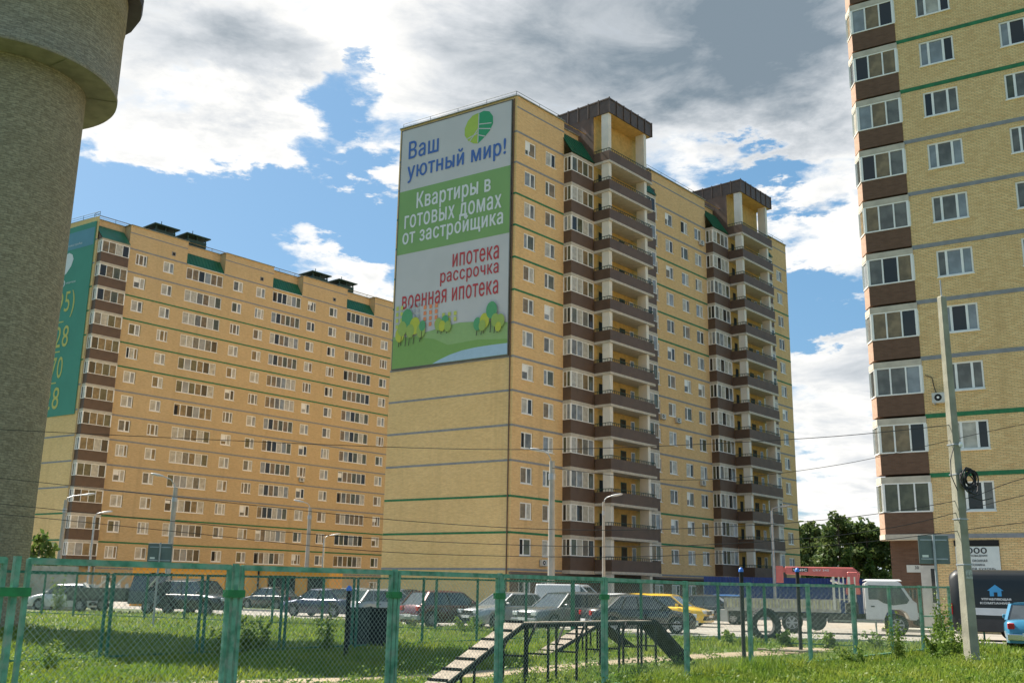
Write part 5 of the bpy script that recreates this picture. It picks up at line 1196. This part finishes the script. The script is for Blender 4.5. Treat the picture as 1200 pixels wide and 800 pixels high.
def grass(name, n, d0, d1, a0, a1, hmin, hmax, power=1.0):
    # more blades near the camera; wider ones further out
    u = rng.random(n); d = 1/(1/d0-u*(1/d0-1/d1)) if power == 1 else d0*(d1/d0)**u
    a = np.radians(rng.uniform(a0, a1, n)); x = d*np.sin(a); y = d*np.cos(a)
    ok = ~inpoly(x, y, road_pts) | inpoly(x, y, lawn)
    isl = inpoly(x, y, lawn)
    pd = path_dist(x, y); ok &= (pd > .45+.35*vnoise(x, y, .4, 3)) | (rng.random(n) < .03)
    ok &= (vnoise(x, y, .7, 9)*.6+vnoise(x, y, 2.5, 4)*.4 > .18)
    x, y, d, isl = x[ok], y[ok], d[ok], isl[ok]; k = len(x)
    tall = vnoise(x, y, 1.6, 1)*.6+vnoise(x, y, .45, 2)*.4
    # long growth along the fence lines and the yard edge
    pdx, pdy = math.sin(R(38.24)), math.cos(R(38.24)); dn = np.abs((x+4.45)*pdy-(y-9.8)*pdx)
    gx, gy = math.sin(R(120.34)), math.cos(R(120.34)); dg = np.abs((x+2.65)*gy-(y-39.9)*gx)
    h = hmin+(hmax-hmin)*tall**1.5*rng.uniform(.6, 1.3, k); h *= 1+.9*np.exp(-(dn/.35)**2)+1.0*np.exp(-(dg/.7)**2)*(x > -12)
    pd = path_dist(x, y); h *= np.clip(pd/1.5, .3, 1)
    wd = np.maximum(.007, d*.00042)*rng.uniform(.7, 1.6, k); th = rng.uniform(0, 2*math.pi, k); ln = rng.uniform(.1, .75, k)*h; la = rng.uniform(0, 2*math.pi, k)
    z0 = np.where(isl, .1, 0.0)
    cx, sx_ = np.cos(th)*wd, np.sin(th)*wd
    V = np.empty((k, 5, 3)); mx_, my_ = x+np.cos(la)*ln*.35, y+np.sin(la)*ln*.35; tx, ty = x+np.cos(la)*ln, y+np.sin(la)*ln
    V[:, 0] = np.stack([x-cx, y-sx_, z0], 1); V[:, 1] = np.stack([x+cx, y+sx_, z0], 1)
    V[:, 2] = np.stack([mx_+cx*.8, my_+sx_*.8, z0+h*.6], 1); V[:, 3] = np.stack([mx_-cx*.8, my_-sx_*.8, z0+h*.6], 1)
    V[:, 4] = np.stack([tx, ty, z0+h*.98], 1)
    base = np.arange(k)[:, None]*5
    F = np.concatenate([base+np.array([[0, 1, 2]]), base+np.array([[0, 2, 3]]), base+np.array([[3, 2, 4]])])
    o = put(name, fast_mesh(name, V.reshape(-1, 3), F, GR)); return tag(o, kind='stuff')
tag(grass('meadow_grass', 230000, 12, 62, -33, 33, .05, .27), 'rough sunlit meadow grass covering the dog run and verges', 'grass')
def leaves(n, pts, rad, size, m, name, flat_=.0):
    """n leaf quads spread round clump centres pts with radii rad"""
    pts = np.array(pts, float); rad = np.array(rad, float); pr = rad**2; pr = pr/pr.sum(); idx = rng.choice(len(pts), n, p=pr)
    v = rng.normal(size=(n, 3)); v /= np.linalg.norm(v, axis=1)[:, None]; rr = rng.random(n)**.45
    c = pts[idx]+v*(rad[idx]*rr)[:, None]*np.array([1, 1, .85])
    a = rng.normal(size=(n, 3)); a /= np.linalg.norm(a, axis=1)[:, None]; b_ = np.cross(a, rng.normal(size=(n, 3))); b_ /= np.linalg.norm(b_, axis=1)[:, None]
    s_ = size*rng.uniform(.6, 1.4, n)[:, None]
    V = np.stack([c-a*s_, c+b_*s_*.6, c+a*s_, c-b_*s_*.6], 1).reshape(-1, 3); F = np.arange(n)[:, None]*4+np.arange(4)[None]
    return fast_mesh(name, V, F, m)
BARK = mat('bark', (.10, .08, .06), .95, var=.3, vscale=3)
def tree_kit(h, r, n, size, m, shape='round', seed=0):
    rs = random.Random(seed); pts = []; rad = []
    tb = MB(); tb.tube((0, 0, 0), (0, 0, h*.45), .022*h, BARK, .014*h, n=8); tb.tube((0, 0, h*.45), (rs.uniform(-.2, .2), 0, h*.9), .014*h, BARK, .003*h, n=6)
    for k in range(26):
        t = rs.uniform(.18, .98); ang = rs.uniform(0, 6.28)
        env = (math.sin(math.pi*min(1, t*.85+.12))**.7 if shape == 'round' else (1-t)*.95+.12)
        rr = r*env*rs.uniform(.35, .8); p = (rr*math.cos(ang), rr*math.sin(ang), h*t); pts.append(p); rad.append(r*rs.uniform(.22, .42)*(1.1-.4*t))
        if k < 12: tb.tube((0, 0, max(h*.15, p[2]-h*.12)), p, .006*h, BARK, .002*h, n=5)
    return tb.data('trunk'), leaves(n, pts, rad, size, m, 'crown')
def place_tree(kit, loc, sc_, rz, label, cat='tree', group=None, name='tree', parts=('trunk', 'crown')):
    o = thing(name, label, cat, loc, rz, group); o.scale = (sc_[0], sc_[0], sc_[1])
    put(parts[0], kit[0], o); put(parts[1], kit[1], o); return o
fk = [tree_kit(13, 3.6, 2600, .34, LF1, 'round', s_) for s_ in (1, 2, 3)]
rs = random.Random(5)
place = [('leftmost', 13.9), ('second', 15.6), ('third', 17.3), ('fourth', 18.9), ('fifth', 20.6), ('rightmost', 22.4)]
for i in range(15):
    a = 12.5+i*.72; d = 158+rs.uniform(-8, 14); p = dirv2(a)*d
    place_tree(fk[i % 3], p, (rs.uniform(.9, 1.15), rs.uniform(.78, .97)), rs.uniform(0, 6), 'dark leafy tree of the forest edge seen between the middle and right blocks', group='dark trees of the forest edge')
far = []; 
for i in range(40):
    a = R(9+i*.42); d = 182; 
    for z in (2, 5, 8.5, 11): far.append((d*math.sin(a)+rs.uniform(-2, 2), d*math.cos(a)+rs.uniform(-5, 5), z+rs.uniform(-1, 1)))
tag(put('forest', leaves(14000, far, [2.9]*len(far), .55, LF1, 'forest')), 'dense dark forest behind the front row of trees', 'forest', kind='stuff')
yk = [tree_kit(7, 1.5, 1500, .22, LF2, 'cone', 8), tree_kit(4, 1.7, 1300, .2, LF2, 'round', 9)]
for lab, a, d, sc_, k in [('slim pale green young tree before the forest, left of its twin', 17.9, 120, (1.0, .95), 0), ('slim pale green young tree before the forest, nearer the right block', 19.0, 118, (.9, .85), 0),
                      ('round light green bush just left of the right block', 19.75, 110, (1.1, .95), 1), ('low light green bush behind the red crane boom', 16.9, 112, (1.2, .95), 1), ('low pale bush between the blue fence and forest, by the crane joint', 18.4, 108, (1.0, .8), 1)]:
    place_tree(yk[k], dirv2(a)*d, sc_, a, lab, cat='tree')
place_tree(yk[1], dirv2(-24.1)*72, (1.0, 1.1), 1, 'dark bushy tree between the tower and the left block')
def weed_kit(h, n, size, spread, seed, stalks=7):
    rs_ = random.Random(seed); b = MB(); pts = []; rad = []
    for k in range(stalks):
        a = rs_.uniform(0, 6.28); e_ = rs_.uniform(0, spread); hh = h*rs_.uniform(.6, 1); tip = (e_*math.cos(a)*1.3, e_*math.sin(a)*1.3, hh)
        b.tube((e_*.4*math.cos(a), e_*.4*math.sin(a), 0), tip, .008, GR2, .003, n=4)
        for j in range(7): t = .2+.8*j/6; pts.append((e_*math.cos(a)*(.4+.9*t), e_*math.sin(a)*(.4+.9*t), hh*t)); rad.append(.09+.1*(1-t))
    return b.data('stalks'), leaves(n, pts, rad, size, GR2, 'leaves')
wk = [weed_kit(1.5, 900, .035, .35, 1), weed_kit(.8, 600, .04, .35, 2), weed_kit(.55, 420, .045, .4, 3), weed_kit(.4, 260, .05, .3, 4, 5)]
for lab, px, py, k, s_ in [('tall bushy weeds at the right end of the near fence', 12.5, 30.6, 0, 1.15), ('second tall weed clump beside the fence end, nearer the pole', 12.0, 28.6, 0, .75), ('dark nettle clump left of the concrete pole', 11.0, 27.3, 1, 1.1),
        ('yellowish tall weeds between the last fence posts', 9.9, 27.0, 0, .8), ('thistle clump at a right-hand fence post, before the truck', 8.2, 25.3, 2, .8), ('leafy sapling by the capped post and black panel', -4.3, 25.6, 0, .8),
        ('thin sapling in the shaded grass of the dog run', -6.0, 25.0, 1, 1.1), ('light green weeds in the shaded grass at lower left', -8.2, 19.3, 1, .75), ('weeds at the foot of the dark inner fence', -6.1, 23.1, 1, .9),
        ('dark weed clump at the verge left of the tyre', 6.8, 33.2, 3, 1.3), ('weed clump in front of the tyre', 8.7, 33.2, 3, 1.3), ('weed clump under the truck bed side of the fence', 9.9, 32.5, 3, 1.3), ('weed clump before the truck cab', 11.4, 32.2, 2, 1.1),
        ('tall weeds beside the leftmost white car', -24.5, 58, 0, 1.3), ('tall bush of weeds by the left lamp foot', -27.5, 66, 0, 1.7), ('weed clump before the maroon hatchback', -1.4, 38.6, 2, 1.2)]:
    o = thing('weed_plant', label=lab, cat='plant', loc=(px, py, 0), rotz=random.random()*6); o.scale = (s_, s_, s_); put('stalks', wk[k][0], o); put('leaves', wk[k][1], o)
scat = []
for i in range(900):
    d = 14/(1-random.random()*.72); a = R(random.uniform(-27, 27)); x_, y_ = d*math.sin(a), d*math.cos(a)
    if not inpoly(np.array([x_]), np.array([y_]), road_pts)[0] and path_dist(np.array([x_]), np.array([y_]))[0] > .8: scat.append((x_, y_, random.uniform(.03, .16)))
tag(put('ground_weeds', leaves(42000, scat, [random.uniform(.1, .35) for _ in scat], .028, GR2, 'ground_weeds')), 'low broad-leaved weeds mixed through the meadow grass', 'weeds', kind='stuff')
